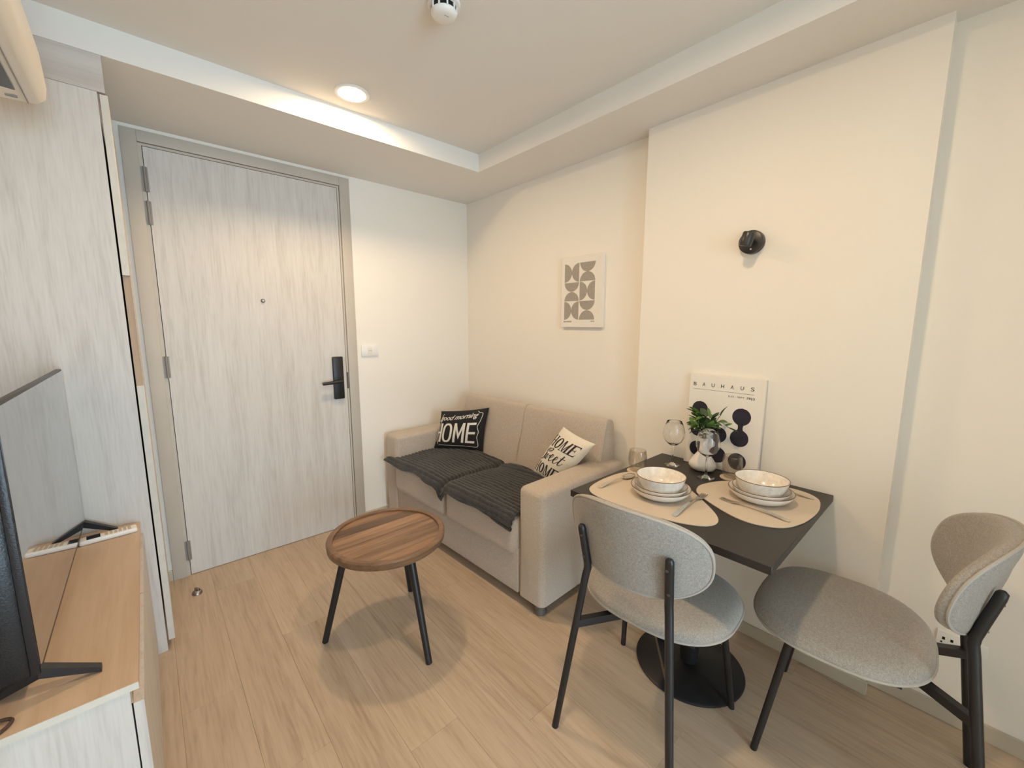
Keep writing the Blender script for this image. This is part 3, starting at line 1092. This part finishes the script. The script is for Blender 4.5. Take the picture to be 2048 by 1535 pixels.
def cursive(pts, thick=0.065, thin=0.022):
    q = spline([(a, b, 0) for a, b in pts], 7, False)
    pr.stroke(q, lambda t, d: thin + (thick - thin) * max(0, -d.y) ** 1.2)


cursive([(-0.50, 0.20), (-0.60, 0.17), (-0.68, 0.06), (-0.60, -0.06), (-0.66, -0.26), (-0.80, -0.34), (-0.90, -0.28), (-0.86, -0.16)])
cursive([(-0.68, 0.06), (-0.56, 0.10), (-0.40, 0.22), (-0.30, 0.22), (-0.34, 0.12), (-0.52, 0.06)])
cursive([(-0.52, -0.02), (-0.56, -0.20), (-0.48, -0.24), (-0.38, -0.02), (-0.42, -0.20), (-0.34, -0.24), (-0.24, -0.04), (-0.18, -0.08)])
for ox in (-0.16, 0.14):
    cursive([(ox, -0.14), (ox + 0.14, -0.06), (ox + 0.16, 0.02), (ox + 0.08, 0.03), (ox + 0.02, -0.12), (ox + 0.08, -0.24), (ox + 0.20, -0.20), (ox + 0.30, -0.10)])
cursive([(0.56, 0.18), (0.50, -0.10), (0.52, -0.22), (0.62, -0.20), (0.72, -0.10)])
cursive([(0.42, 0.04), (0.56, 0.05), (0.70, 0.06)], 0.03)
pr.lay('lettering', cw, 'print_black', lambda u, v: surf2(u * 0.98, v * 0.98, 1, 0.0032), 0.09)

# ================================================================== COFFEE TABLE
CZ = 0.475
ct = thing('coffee_table', 'round walnut tray-top coffee table on three black legs', 'coffee table', (-1.270, -1.135, 0))
RR, RI = 0.252, 0.226
bm = nb()
lathe(bm, [(RI, CZ - 0.012), (RI, CZ - 0.002), (RI + 0.004, CZ), (RR - 0.006, CZ), (RR, CZ - 0.006), (RR - 0.002, CZ - 0.030), (RR - 0.008, CZ - 0.036), (0.0, CZ - 0.036)], 72)
place('rim', ct, 'walnut_rim', bm=bm, smooth=True)
NB = 7
bw = 2 * RI / NB
for k in range(NB):
    y0, y1 = -RI + k * bw + 0.0003, -RI + (k + 1) * bw - 0.0003
    pts_l, pts_r = [], []
    for q in range(9):
        yy = y0 + (y1 - y0) * q / 8
        xx = math.sqrt(max(0.0, (RI - 0.0005) ** 2 - yy * yy))
        pts_l.append((-xx, yy)); pts_r.append((xx, yy))
    poly = pts_r + pts_l[::-1]
    bm = nb()
    prism(bm, poly, 'z', CZ - 0.034, CZ - 0.009 - 0.0001 * (k % 2))
    bo = place('board', ct, 'walnut', bm=bm)
for fx, fy in ((-1.529, -1.015), (-1.241, -1.427), (-1.068, -0.941)):
    d = Vector((fx + 1.270, fy + 1.135, 0))
    bm = nb()
    tube(bm, [d * 0.60 + Vector((0, 0, CZ - 0.036)), d * 0.985 + Vector((0, 0, 0.0))], [0.0165, 0.0135], 20)
    for v in bm.verts:
        v.co.z = max(0.0, min(CZ - 0.034, v.co.z))
    lg = place('leg', ct, 'black_metal', bm=bm, smooth=True)

# ================================================================== DINING TABLE
dt = thing('dining_table', 'small black square dining table on a round pedestal base against the wall', 'table', (-0.436, -2.137, 0))
bxo('tabletop', dt, 'black_table', -0.7957 + 0.436, PX - 0.002 + 0.436, -2.4897 + 2.137, -1.785 + 2.137, TZ - 0.026, TZ, 0.0015, 1)
bm = nb()
lathe(bm, [(0, 0), (0.205, 0), (0.207, 0.006), (0.200, 0.012), (0.06, 0.018), (0.04, 0.022), (0, 0.022)], 64)
place('base_plate', dt, 'black_metal', bm=bm, smooth=True)
bm = nb()
lathe(bm, [(0.036, 0.018), (0.036, TZ - 0.03)], 32)
place('column', dt, 'black_metal', bm=bm, smooth=True)
bxo('bracket_plate', dt, 'black_metal', -0.15, 0.15, -0.15, 0.15, TZ - 0.034, TZ - 0.0262)

# ================================================================== CHAIRS


def sup(th, a, b, n):
    c, s = math.cos(th), math.sin(th)
    return (a * math.copysign(abs(c) ** (2 / n), c), b * math.copysign(abs(s) ** (2 / n), s))


def make_chair(label):
    t = thing('dining_chair', label, 'chair', (0, 0, 0), 0, 'grey upholstered dining chairs')
    NS = 64
    SB = [2 * PI * i / NS for i in range(NS)]
    sc = 0.028

    def seat_outline(k):
        out = []
        for a in SB:
            x, y = sup(a, 0.252, 0.225, 2.75)
            x *= 1 - 0.07 * max(0, -y / 0.225) ** 2
            out.append((x * k, y * k + sc))
        return out
    bm = nb()
    rings = [[(p[0], p[1], z) for p in seat_outline(k)] for k, z in ((0.55, 0.424), (0.90, 0.426), (0.975, 0.432), (1.0, 0.442), (1.0, 0.448), (0.985, 0.458), (0.94, 0.468), (0.86, 0.475), (0.7, 0.480), (0.45, 0.483), (0.2, 0.484))]
    rings_mesh(bm, rings)
    place('seat', t, 'chair_cloth', bm=bm, smooth=True, auto=False)
    bm = nb()
    tube(bm, [(p[0] * 1.003, p[1], 0.4415) for p in seat_outline(1.0)], 0.0042, 8, True)
    place('seat_piping', t, 'chair_piping', bm=bm, smooth=True)

    def yb(s, z):
        return -0.228 - 0.215 * (z - 0.6) + 1.75 * (s * s - 0.14 ** 2)
    cz, hw, hh = 0.731, 0.232, 0.138

    def back_outline(k):
        return [(lambda q: (q[0] * k, cz + q[1] * k))(sup(a, hw, hh, 2.45)) for a in SB]
    bm = nb()
    lay = ((0.3, 0.000), (0.7, 0.000), (0.93, 0.000), (0.985, 0.003), (1.0, 0.010), (1.0, 0.022), (0.975, 0.034), (0.92, 0.041), (0.8, 0.045), (0.5, 0.048), (0.2, 0.049))
    rings = [[(s, yb(s, z) + off, z) for s, z in back_outline(k)] for k, off in lay]
    rings_mesh(bm, rings)
    place('backrest', t, 'chair_cloth', bm=bm, smooth=True, auto=False)
    bm = nb()
    tube(bm, [(s * 1.002, yb(s, z) + 0.006, z) for s, z in back_outline(1.0)], 0.0042, 8, True)
    place('back_piping', t, 'chair_piping', bm=bm, smooth=True)
    bxo('seat_frame', t, 'black_metal', -0.175, 0.175, -0.13, 0.15, 0.408, 0.4245)
    for s in (-1, 1):
        bm = nb()
        tube(bm, [(s * 0.178, 0.125, 0.420), (s * 0.219, 0.188, 0.0)], [0.0115, 0.0105], 16)
        for v in bm.verts:
            v.co.z = max(0, v.co.z)
        place('leg', t, 'black_metal', bm=bm, smooth=True)
        bm = nb()
        tube(bm, [(s * 0.203, -0.317, 0.0), (s * 0.1415, -0.247, 0.565), (s * 0.1372, -0.2425, 0.592), (s * 0.1372, -0.2440, 0.612), (s * 0.1435, -0.271, 0.735), (s * 0.144, -0.273, 0.748), (s * 0.144, -0.272, 0.754)], [0.0115, 0.0125, 0.0128, 0.0128, 0.0125, 0.0118, 0.007], 16)
        for v in bm.verts:
            v.co.z = max(0, v.co.z)
        pst = place('rear_leg', t, 'black_metal', bm=bm, smooth=True)
        for z in (0.640, 0.720):
            y = -0.2440 - (z - 0.612) * 0.2195 - 0.0125
            bm = nb()
            lathe(bm, [(0, 0.0015), (0.004, 0.0012), (0.0048, -0.001)], 14)
            bmesh.ops.rotate(bm, verts=bm.verts, cent=(0, 0, 0), matrix=Matrix.Rotation(PI / 2 - 0.2, 3, 'X'))
            bmesh.ops.translate(bm, verts=bm.verts, vec=(s * 0.141, y, z))
            place('screw', pst, 'dark_steel', bm=bm, smooth=True)
        bm = nb()
        a, b = Vector((s * 0.158, -0.266, 0.396)), Vector((s * 0.060, -0.125, 0.404))
        dd = (b - a).normalized()
        sd = dd.cross(Vector((0, 0, 1))).normalized() * 0.011
        rings_mesh(bm, [[p + sd + Vector((0, 0, -0.013)), p + sd + Vector((0, 0, 0.013)), p - sd + Vector((0, 0, 0.013)), p - sd + Vector((0, 0, -0.013))] for p in (a, b)])
        place('bracket', t, 'black_metal', bm=bm)
    return t


ch = make_chair('grey dining chair with its back to the room, tucked at the table front')
ch.location = (-0.7203, -2.1317, 0)
ch.rotation_euler = (0, 0, -1.4944)
ch2 = copy_tree(ch)
ch2.location = (-0.3857, -2.615, 0)
ch2.rotation_euler = (0, 0, 0.0674)
ch2['label'] = 'grey dining chair beside the wall, facing the end of the table'

# ================================================================== TABLE SETTING
EPS = 0.0004


def placemat(name, pts, label):
    c = sum((Vector(p).to_3d() for p in pts), Vector()) / len(pts)
    t = thing(name, label, 'placemat', (c.x, c.y, TZ + EPS), 0, 'leather placemats on the dining table')
    out = [(p.x - c.x, p.y - c.y) for p in spline([(a, b, 0) for a, b in pts], 8)]
    bm = nb()
    prism(bm, [(p[0] * 0.998, p[1] * 0.998) for p in out], 'z', 0.0, 0.0014)
    place('backing', t, 'placemat_leather', bm=bm)
    bm = nb()
    prism(bm, out, 'z', 0.0014, 0.0030)
    place('leather_face', t, 'placemat_leather', bm=bm)
    return t


placemat('placemat', [(-0.700, -1.818), (-0.585, -1.806), (-0.469, -1.821), (-0.385, -1.885), (-0.372, -1.990), (-0.440, -2.095), (-0.530, -2.200), (-0.605, -2.270), (-0.662, -2.289), (-0.712, -2.262), (-0.752, -2.180), (-0.772, -2.050), (-0.776, -1.920), (-0.755, -1.850)],
         'beige pebble-shaped placemat on the sofa side of the black table')
placemat('placemat', [(-0.405, -2.112), (-0.345, -2.112), (-0.255, -2.150), (-0.175, -2.240), (-0.135, -2.340), (-0.135, -2.410), (-0.177, -2.462), (-0.260, -2.484), (-0.350, -2.487), (-0.450, -2.474), (-0.530, -2.440), (-0.568, -2.370), (-0.560, -2.300), (-0.510, -2.205), (-0.458, -2.137)],
         'beige pebble-shaped placemat on the table end facing the wall chair')

MZ = TZ + EPS + 0.0030


def setting(cx, cy, where, k=1.0):
    # deep plate
    t = thing('dinner_plate', 'wide white plate with brown rim at the bottom of the stack ' + where, 'plate', (cx, cy, MZ), 0, 'crockery stacks')
    bm = nb()
    lathe(bm, [(0, 0.000), (0.064, 0.000), (0.070, 0.003), (0.090, 0.013), (0.103, 0.027), (0.1075, 0.037), (0.1078, 0.0385), (0.1062, 0.039), (0.100, 0.029), (0.086, 0.0165), (0.066, 0.0085), (0, 0.0075)], 56)
    place('dish', t, 'ceramic', bm=bm, smooth=True)
    bm = nb()
    tube(bm, [(0.1072 * math.cos(a), 0.1072 * math.sin(a), 0.0385) for a in [2 * PI * i / 64 for i in range(64)]], 0.0013, 6, True)
    place('rim_line', t, 'rim_brown', bm=bm, smooth=True)
    # flatter plate lying in it
    z1 = MZ + 0.0100
    t = thing('side_plate', 'smaller white plate with brown rim between plate and bowl ' + where, 'plate', (cx, cy, z1), 0, 'crockery stacks')
    bm = nb()
    lathe(bm, [(0, 0.0), (0.056, 0.0), (0.060, 0.002), (0.080, 0.012), (0.0925, 0.0285), (0.0945, 0.0345), (0.0945, 0.036), (0.093, 0.0365), (0.078, 0.0175), (0.058, 0.0072), (0, 0.0062)], 56)
    place('dish', t, 'ceramic', bm=bm, smooth=True)
    bm = nb()
    tube(bm, [(0.0940 * math.cos(a), 0.0940 * math.sin(a), 0.0360) for a in [2 * PI * i / 64 for i in range(64)]], 0.0012, 6, True)
    place('rim_line', t, 'rim_brown', bm=bm, smooth=True)
    z2 = z1 + 0.0085
    t = thing('soup_bowl', 'white speckled soup bowl with brown rim topping the stack ' + where, 'bowl', (cx, cy, z2), 0, 'crockery stacks')
    bm = nb()
    lathe(bm, [(0, 0.0), (0.050, 0.0), (0.056, 0.003), (0.071, 0.017), (0.0805, 0.036), (0.0885, 0.062), (0.089, 0.0635), (0.0875, 0.064), (0.0785, 0.038), (0.068, 0.0195), (0.052, 0.0075), (0, 0.0065)], 56)
    place('dish', t, 'ceramic_speckle', bm=bm, smooth=True)
    bm = nb()
    tube(bm, [(0.0882 * math.cos(a), 0.0882 * math.sin(a), 0.0637) for a in [2 * PI * i / 64 for i in range(64)]], 0.0012, 6, True)
    place('rim_line', t, 'rim_brown', bm=bm, smooth=True)


setting(-0.588, -2.052, 'nearer the sofa')
setting(-0.338, -2.316, 'nearer the wall chair')


def cutlery(kind, tip, tail, label, lift=0.0):
    """tip: head end, tail: handle end, on the table plane"""
    tip, tail = Vector(tip), Vector(tail)
    d = tip - tail
    L = d.length
    t = thing(kind, label, kind, (tail.x, tail.y, tail.z), math.atan2(d.y, d.x), 'cutlery on the placemats')
    slope = (tip.z - tail.z) / L

    def strip(bm, prof, thick=0.0016):
        A, B, A2, B2 = [], [], [], []
        for x, w, z in prof:
            A.append((x, w, z)); B.append((x, -w, z)); A2.append((x, w, z + thick)); B2.append((x, -w, z + thick))
        rings = [[b, a, a2, b2] for a, b, a2, b2 in zip(A, B, A2, B2)]
        return rings_mesh(bm, rings)
    hl = L * 0.68
    arch = lambda x: 0.0010 + 0.010 * math.sin(PI * min(1, max(0, x / (L * 0.92)))) ** 1.3
    prof = []
    for i in range(15):
        x = hl * i / 14
        w = 0.0098 - 0.0066 * min(1, (x / hl) * 1.25)
        if i == 0:
            w = 0.006
        prof.append((x, w, arch(x)))
    bm = strip(nb(), prof, 0.0022)
    place('handle', t, 'cutlery_steel', bm=bm, smooth=True)
    if kind == 'fork':
        bm = nb()
        pr_ = []
        for q, w in ((0, 0.0034), (0.10, 0.005), (0.22, 0.0100), (0.34, 0.0122), (0.48, 0.0125)):
            x = hl + (L - hl) * q
            pr_.append((x, w, arch(x) - 0.002 * math.sin(q * PI)))
        strip(bm, pr_)
        place('head', t, 'cutlery_steel', bm=bm, smooth=True)
        for k in range(4):
            yc = (-1.5 + k) * 0.0066
            bm = nb()
            rings = []
            for q in (0.46, 0.65, 0.85, 1.0):
                x = hl + (L - hl) * q
                z = max(0.0006, arch(x) - 0.002 * math.sin(q * PI)) + 0.004 * (q - 0.46)
                w = 0.0019 if q < 0.95 else 0.0009
                rings.append([(x, yc - w, z), (x, yc + w, z), (x, yc + w, z + 0.0016), (x, yc - w, z + 0.0016)])
            rings_mesh(bm, rings)
            place('tine', t, 'cutlery_steel', bm=bm)
    else:
        bm = nb()
        n, m = 20, 6
        cx = hl + (L - hl) * 0.5
        a, b = (L - hl) * 0.53, 0.0205
        top, bot = [], []
        rings = []
        for j in range(m + 1):
            k = 1 - j / m * 0.94
            rings.append([(cx + a * k * math.cos(2 * PI * i / n), b * k * math.sin(2 * PI * i / n) * (1 - 0.12 * math.cos(2 * PI * i / n)), 0.0085 - 0.0072 * (1 - k * k)) for i in range(n)])
        rings_mesh(bm, rings, False, True)
        bo = place('spoon_bowl', t, 'cutlery_steel', bm=bm, smooth=True, auto=False)
        md = bo.modifiers.new('thick', 'SOLIDIFY'); md.thickness = 0.0012; md.offset = 0
    return t


cutlery('fork', (-0.452, -2.163, MZ), (-0.717, -2.172, MZ), 'steel fork lying flat beside the crockery nearer the sofa')
cutlery('spoon', (-0.480, -1.872, MZ + 0.006), (-0.706, -1.854, MZ), 'steel spoon beside the crockery nearer the sofa')
cutlery('fork', (-0.445, -2.216, MZ), (-0.468, -2.446, MZ), 'steel fork lying at the edge of the crockery nearer the wall chair')
cutlery('spoon', (-0.205, -2.235, MZ), (-0.192, -2.452, MZ), 'steel spoon half hidden by the crockery nearer the wall chair')


def wine_glass(x, y, label):
    t = thing('wine_glass', label, 'wine glass', (x, y, TZ + EPS), 0, 'balloon wine glasses')
    bm = nb()
    outer = [(0, 0.0), (0.034, 0.0), (0.0355, 0.001), (0.034, 0.002), (0.016, 0.005), (0.007, 0.011), (0.0042, 0.022), (0.0036, 0.055), (0.0042, 0.085), (0.008, 0.093),
             (0.022, 0.101), (0.037, 0.115), (0.0455, 0.135), (0.0475, 0.152), (0.045, 0.172), (0.0395, 0.192), (0.0325, 0.208), (0.0322, 0.2086)]
    inner = [(0.0315, 0.208), (0.0383, 0.192), (0.0438, 0.172), (0.0463, 0.152), (0.0443, 0.1355), (0.0360, 0.1165), (0.0215, 0.1035), (0.008, 0.0985), (0, 0.0975)]
    lathe(bm, outer + inner, 48)
    place('glass', t, 'clear_glass', bm=bm, smooth=True, auto=False)
    return t


wine_glass(-0.262, -2.083, 'clear balloon wine glass standing before the white vase')
wine_glass(-0.214, -1.908, 'clear balloon wine glass behind the sofa-side crockery')


def tumbler(x, y, label):
    c = thing('coaster', 'round beige coaster under the ' + label, 'coaster', (x, y, TZ + EPS), 0, 'round coasters')
    bm = nb()
    lathe(bm, [(0, 0), (0.044, 0), (0.0445, 0.002), (0.044, 0.004), (0, 0.004)], 40)
    place('disc', c, 'coaster', bm=bm, smooth=True)
    t = thing('tumbler', 'ribbed glass tumbler on a coaster ' + ('by the sofa arm' if 'sofa' in label else 'by the white vase'), 'glass', (x, y, TZ + EPS + 0.004), 0, 'ribbed tumblers')
    bm = nb()
    n = 96
    prof = [(0.0, 0.0, 0), (0.024, 0.0, 0), (0.028, 0.003, 0), (0.034, 0.016, 0.4), (0.0385, 0.035, 1), (0.0395, 0.055, 1), (0.038, 0.075, 1), (0.0358, 0.090, 0.2), (0.0352, 0.0945, 0),
            (0.0340, 0.0945, 0), (0.0364, 0.075, 0), (0.0378, 0.055, 0), (0.0367, 0.036, 0), (0.031, 0.019, 0), (0.022, 0.010, 0), (0, 0.009, 0)]
    rings = []
    for r, z, rib in prof:
        if r == 0:
            rings.append([bm.verts.new((0, 0, z))])
        else:
            rings.append([bm.verts.new(((r + rib * 0.0006 * math.cos(24 * 2 * PI * i / n)) * math.cos(2 * PI * i / n), (r + rib * 0.0006 * math.cos(24 * 2 * PI * i / n)) * math.sin(2 * PI * i / n), z)) for i in range(n)])
    for a, b in zip(rings, rings[1:]):
        for i in range(n):
            j = (i + 1) % n
            if len(a) == 1:
                bm.faces.new((a[0], b[j], b[i]))
            elif len(b) == 1:
                bm.faces.new((a[i], a[j], b[0]))
            else:
                bm.faces.new((a[i], a[j], b[j], b[i]))
    bmesh.ops.recalc_face_normals(bm, faces=bm.faces)
    place('glass', t, 'smoke_glass', bm=bm, smooth=True, auto=False)


tumbler(-0.412, -1.846, 'tumbler by the sofa arm')
tumbler(-0.185, -2.158, 'tumbler by the white vase')

# ---- leaning canvas poster
pp = thing('canvas_poster', 'white canvas poster with black blobs leaning on the wall behind the table setting', 'poster', (-0.118, -2.075, TZ + EPS))
PWd, PHt, PTh = 0.318, 0.420, 0.018
lean = math.asin((0.118 - 0.082 - PTh) / PHt) if 0.118 - 0.082 - PTh > 0 else 0.04
lean = 0.050
RM = Matrix.Rotation(lean, 3, 'Y')


def on_poster(u, v, off=0.0):
    # u, v in 0..1 from the lower left corner as seen from the room
    p = Vector((-off, (0.5 - u) * PWd, v * PHt))
    return RM @ p


bm = nb()
box(bm, 0.0, PTh, -PWd / 2, PWd / 2, 0.0, PHt, 0.001, 1)
bmesh.ops.rotate(bm, verts=bm.verts, cent=(0, 0, 0), matrix=RM)
zmin = min(v.co.z for v in bm.verts)
for v in bm.verts:
    v.co.z -= zmin
PSH = -zmin
place('canvas', pp, 'canvas', bm=bm)
pr = Print()
for i, c in enumerate('BAUHAUS'):
    u = 0.055 + i * 0.128
    pr.text(c, u, u + 0.042, 0.876, 0.915, offset=0.004)
pr.poly([(0.05, 0.8395), (0.87, 0.8395), (0.87, 0.8420), (0.05, 0.8420)])
pr.text('JULI - SEPT', 0.545, 0.755, 0.786, 0.808, offset=0.0)
pr.text('1923', 0.785, 0.880, 0.786, 0.810, offset=0.015)


def blob(a, b, r):
    """two discs joined by a narrow neck (a, b in u, v-from-top)"""
    kx_ = PWd / PHt
    A, B = Vector((a[0], (1 - a[1]) / kx_)), Vector((b[0], (1 - b[1]) / kx_))
    d = (B - A)
    L = d.length
    d.normalize()
    q = Vector((-d.y, d.x))
    left = []
    n = 48
    for i in range(n + 1):
        s = -r + (L + 2 * r) * i / n
        w1 = math.sqrt(max(0, r * r - s * s)) if s < r else 0
        w2 = math.sqrt(max(0, r * r - (s - L) ** 2)) if s > L - r else 0
        w = max(w1, w2)
        m = abs(s - L / 2) / (L / 2)
        if m < 0.75:
            w = max(w, r * (0.26 + 1.0 * m * m * 0.95))
        left.append((s, w))
    P_ = [A + d * s + q * w for s, w in left]
    Q_ = [A + d * s - q * w for s, w in left]
    vv = [(p.x, p.y * kx_) for p in P_ + Q_]
    n = len(left)
    pr.add(vv, [(i, i + 1, n + i + 1, n + i) for i in range(n - 1)])


def disc(a, r):
    kx_ = PWd / PHt
    pr.poly([(a[0] + r * math.cos(2 * PI * i / 36), (1 - a[1]) + r * kx_ * math.sin(2 * PI * i / 36)) for i in range(36)])


blob((0.176, 0.375), (0.176, 0.60), 0.112)
blob((0.742, 0.400), (0.737, 0.625), 0.118)
blob((0.462, 0.625), (0.475, 0.845), 0.112)
disc((0.180, 0.82), 0.108)
disc((0.737, 0.87), 0.116)
pr.lay('print', pp, 'print_black', lambda u, v: on_poster(u, v, 0.0005) + Vector((0, 0, PSH)))

# ---- vase and plant
va = thing('vase', 'white rounded ceramic vase standing before the leaning poster', 'vase', (-0.178, -2.030, TZ + EPS))
bm = nb()
prof = [(0, 0.0), (0.030, 0.0), (0.046, 0.006), (0.056, 0.020), (0.055, 0.034), (0.046, 0.052), (0.034, 0.068), (0.024, 0.082), (0.018, 0.100), (0.0165, 0.128), (0.0195, 0.148), (0.0175, 0.149), (0.0135, 0.128), (0.014, 0.100), (0.018, 0.084), (0.014, 0.060), (0, 0.055)]
lathe(bm, prof, 40)
for v in bm.verts:
    f_ = 1 - min(1, v.co.z / 0.09)
    v.co.x *= 1 - 0.22 * f_
    v.co.y *= 1 + 0.06 * f_
place('body', va, 'vase_white', bm=bm, smooth=True, auto=False)

pl = thing('plant_sprig', 'leafy green sprig with tiny pale buds standing in the white vase', 'plant', (-0.178, -2.030, TZ + EPS + 0.098))


def leaf_mesh(L, w, curl, twist):
    vs, fs = [], []
    n = 8
    for i in range(n + 1):
        t = i / n
        ww = w * math.sin(PI * min(1, t * 0.94 + 0.06)) ** 0.7
        z = curl * t * t
        for k in (-1, 0, 1):
            vs.append((L * t, k * ww, z + (abs(k) * ww * 0.35) + twist * k * t * ww))
    for i in range(n):
        for k in range(2):
            a = i * 3 + k
            fs.append((a, a + 1, a + 4, a + 3))
    me = bpy.data.meshes.new('leaf')
    me.from_pydata(vs, [], fs)
    for p in me.polygons:
        p.use_smooth = True
    return me


lm = []
for k, (L, w, c, tw) in enumerate(((0.054, 0.0135, -0.012, 0.1), (0.050, 0.0145, 0.010, -0.2), (0.058, 0.0125, -0.020, 0.2), (0.044, 0.0150, 0.004, 0.0))):
    for mt in ('leaf_green', 'leaf_dark'):
        me = leaf_mesh(L, w, c, tw)
        me.materials.append(MATS[mt])
        lm.append(me)
stems = [((0, 0, 0.0), (0.000, 0.010, 0.06), (0.002, 0.022, 0.125)), ((0, 0, 0.0), (-0.004, -0.004, 0.06), (-0.006, -0.016, 0.130)), ((0, 0, 0), (0.002, 0.004, 0.06), (0.004, 0.004, 0.145)),
         ((0, 0, 0), (0.002, -0.006, 0.06), (0.010, -0.050, 0.130), (0.012, -0.098, 0.112)), ((0, 0, 0), (-0.002, 0.008, 0.06), (-0.010, 0.040, 0.115), (-0.006, 0.058, 0.100)),
         ((0, 0, 0), (0.0, -0.008, 0.06), (0.010, -0.055, 0.155), (0.012, -0.070, 0.185))]
for s in stems:
    q = spline(s, 8, False)
    bm = nb()
    tube(bm, q, 0.0014, 6)
    place('stem', pl, 'stem_green', bm=bm, smooth=True)
rnd = random.Random(11)


def put_leaf(p, az, el, roll, k, sc=1.0):
    o = bpy.data.objects.new('leaf', lm[k % len(lm)])
    COL.objects.link(o)
    o.parent = pl
    o.location = p
    o.rotation_euler = (Matrix.Rotation(az, 3, 'Z') @ Matrix.Rotation(-el, 3, 'Y') @ Matrix.Rotation(roll, 3, 'X')).to_euler()
    o.scale = (sc, sc, sc)


for k in range(50):                       # dense middle tuft
    a = rnd.uniform(0, 2 * PI)
    p = Vector((-0.004 + 0.016 * math.cos(a), 0.002 + 0.028 * math.sin(a), rnd.uniform(0.078, 0.150)))
    az = a + rnd.uniform(-0.6, 0.6)
    if math.cos(az) > 0.3:
        az += PI * 0.55                   # keep clear of the poster
    put_leaf(p, az, rnd.uniform(-0.15, 1.15), rnd.uniform(-0.8, 0.8), 0 if k % 5 else rnd.randrange(8), rnd.uniform(0.8, 1.15))
    if k % 3 == 0:
        lm.append(lm.pop(0))
put_leaf((0.012, -0.060, 0.160), -PI / 2 - 0.2, 1.25, 0.2, 0, 0.95)
put_leaf((0.012, -0.096, 0.112), -PI / 2 - 0.1, -0.45, 0.0, 2, 0.8)
put_leaf((0.012, -0.080, 0.120), -PI / 2 + 0.3, 0.2, 0.5, 1, 0.6)
put_leaf((0.008, -0.050, 0.128), -PI / 2 - 0.4, 0.5, 0.5, 3, 0.8)
put_leaf((-0.008, 0.040, 0.112), PI / 2 - 0.1, 0.1, 0.4, 3, 0.7)
put_leaf((-0.006, 0.052, 0.104), PI / 2 + 0.1, -0.2, -0.4, 5, 0.55)
put_leaf((0.002, 0.020, 0.125), PI / 2 + 0.2, 0.95, 0.2, 4, 0.95)
put_leaf((0.002, 0.022, 0.128), PI / 2 - 0.1, 0.6, 0.4, 6, 0.95)
for k in range(14):
    bm = nb()
    bmesh.ops.create_icosphere(bm, subdivisions=1, radius=0.0024)
    o = place('bud', pl, 'bud_white', bm=bm, smooth=True)
    o.location = (-0.045 + rnd.uniform(-0.008, 0.012), rnd.uniform(-0.03, 0.03), rnd.uniform(0.085, 0.135))

# ================================================================== FLOOR DOOR STOP
ds = thing('door_stopper', 'small half-dome steel door stopper fixed to the floor', 'door stopper', (-1.915, -0.228, 0), 0.5)
bm = nb()
lathe(bm, [(0, 0.020), (0.010, 0.019), (0.018, 0.014), (0.0225, 0.006), (0.023, 0.0), (0, 0)], 28)
place('dome', ds, 'steel', bm=bm, smooth=True)
bxo('fin', ds, 'steel', -0.003, 0.003, -0.014, 0.016, 0.010, 0.030, 0.001, 1)
bxo('rubber', ds, 'hole_black', 0.003, 0.008, -0.012, 0.014, 0.010, 0.027, 0.001, 1)
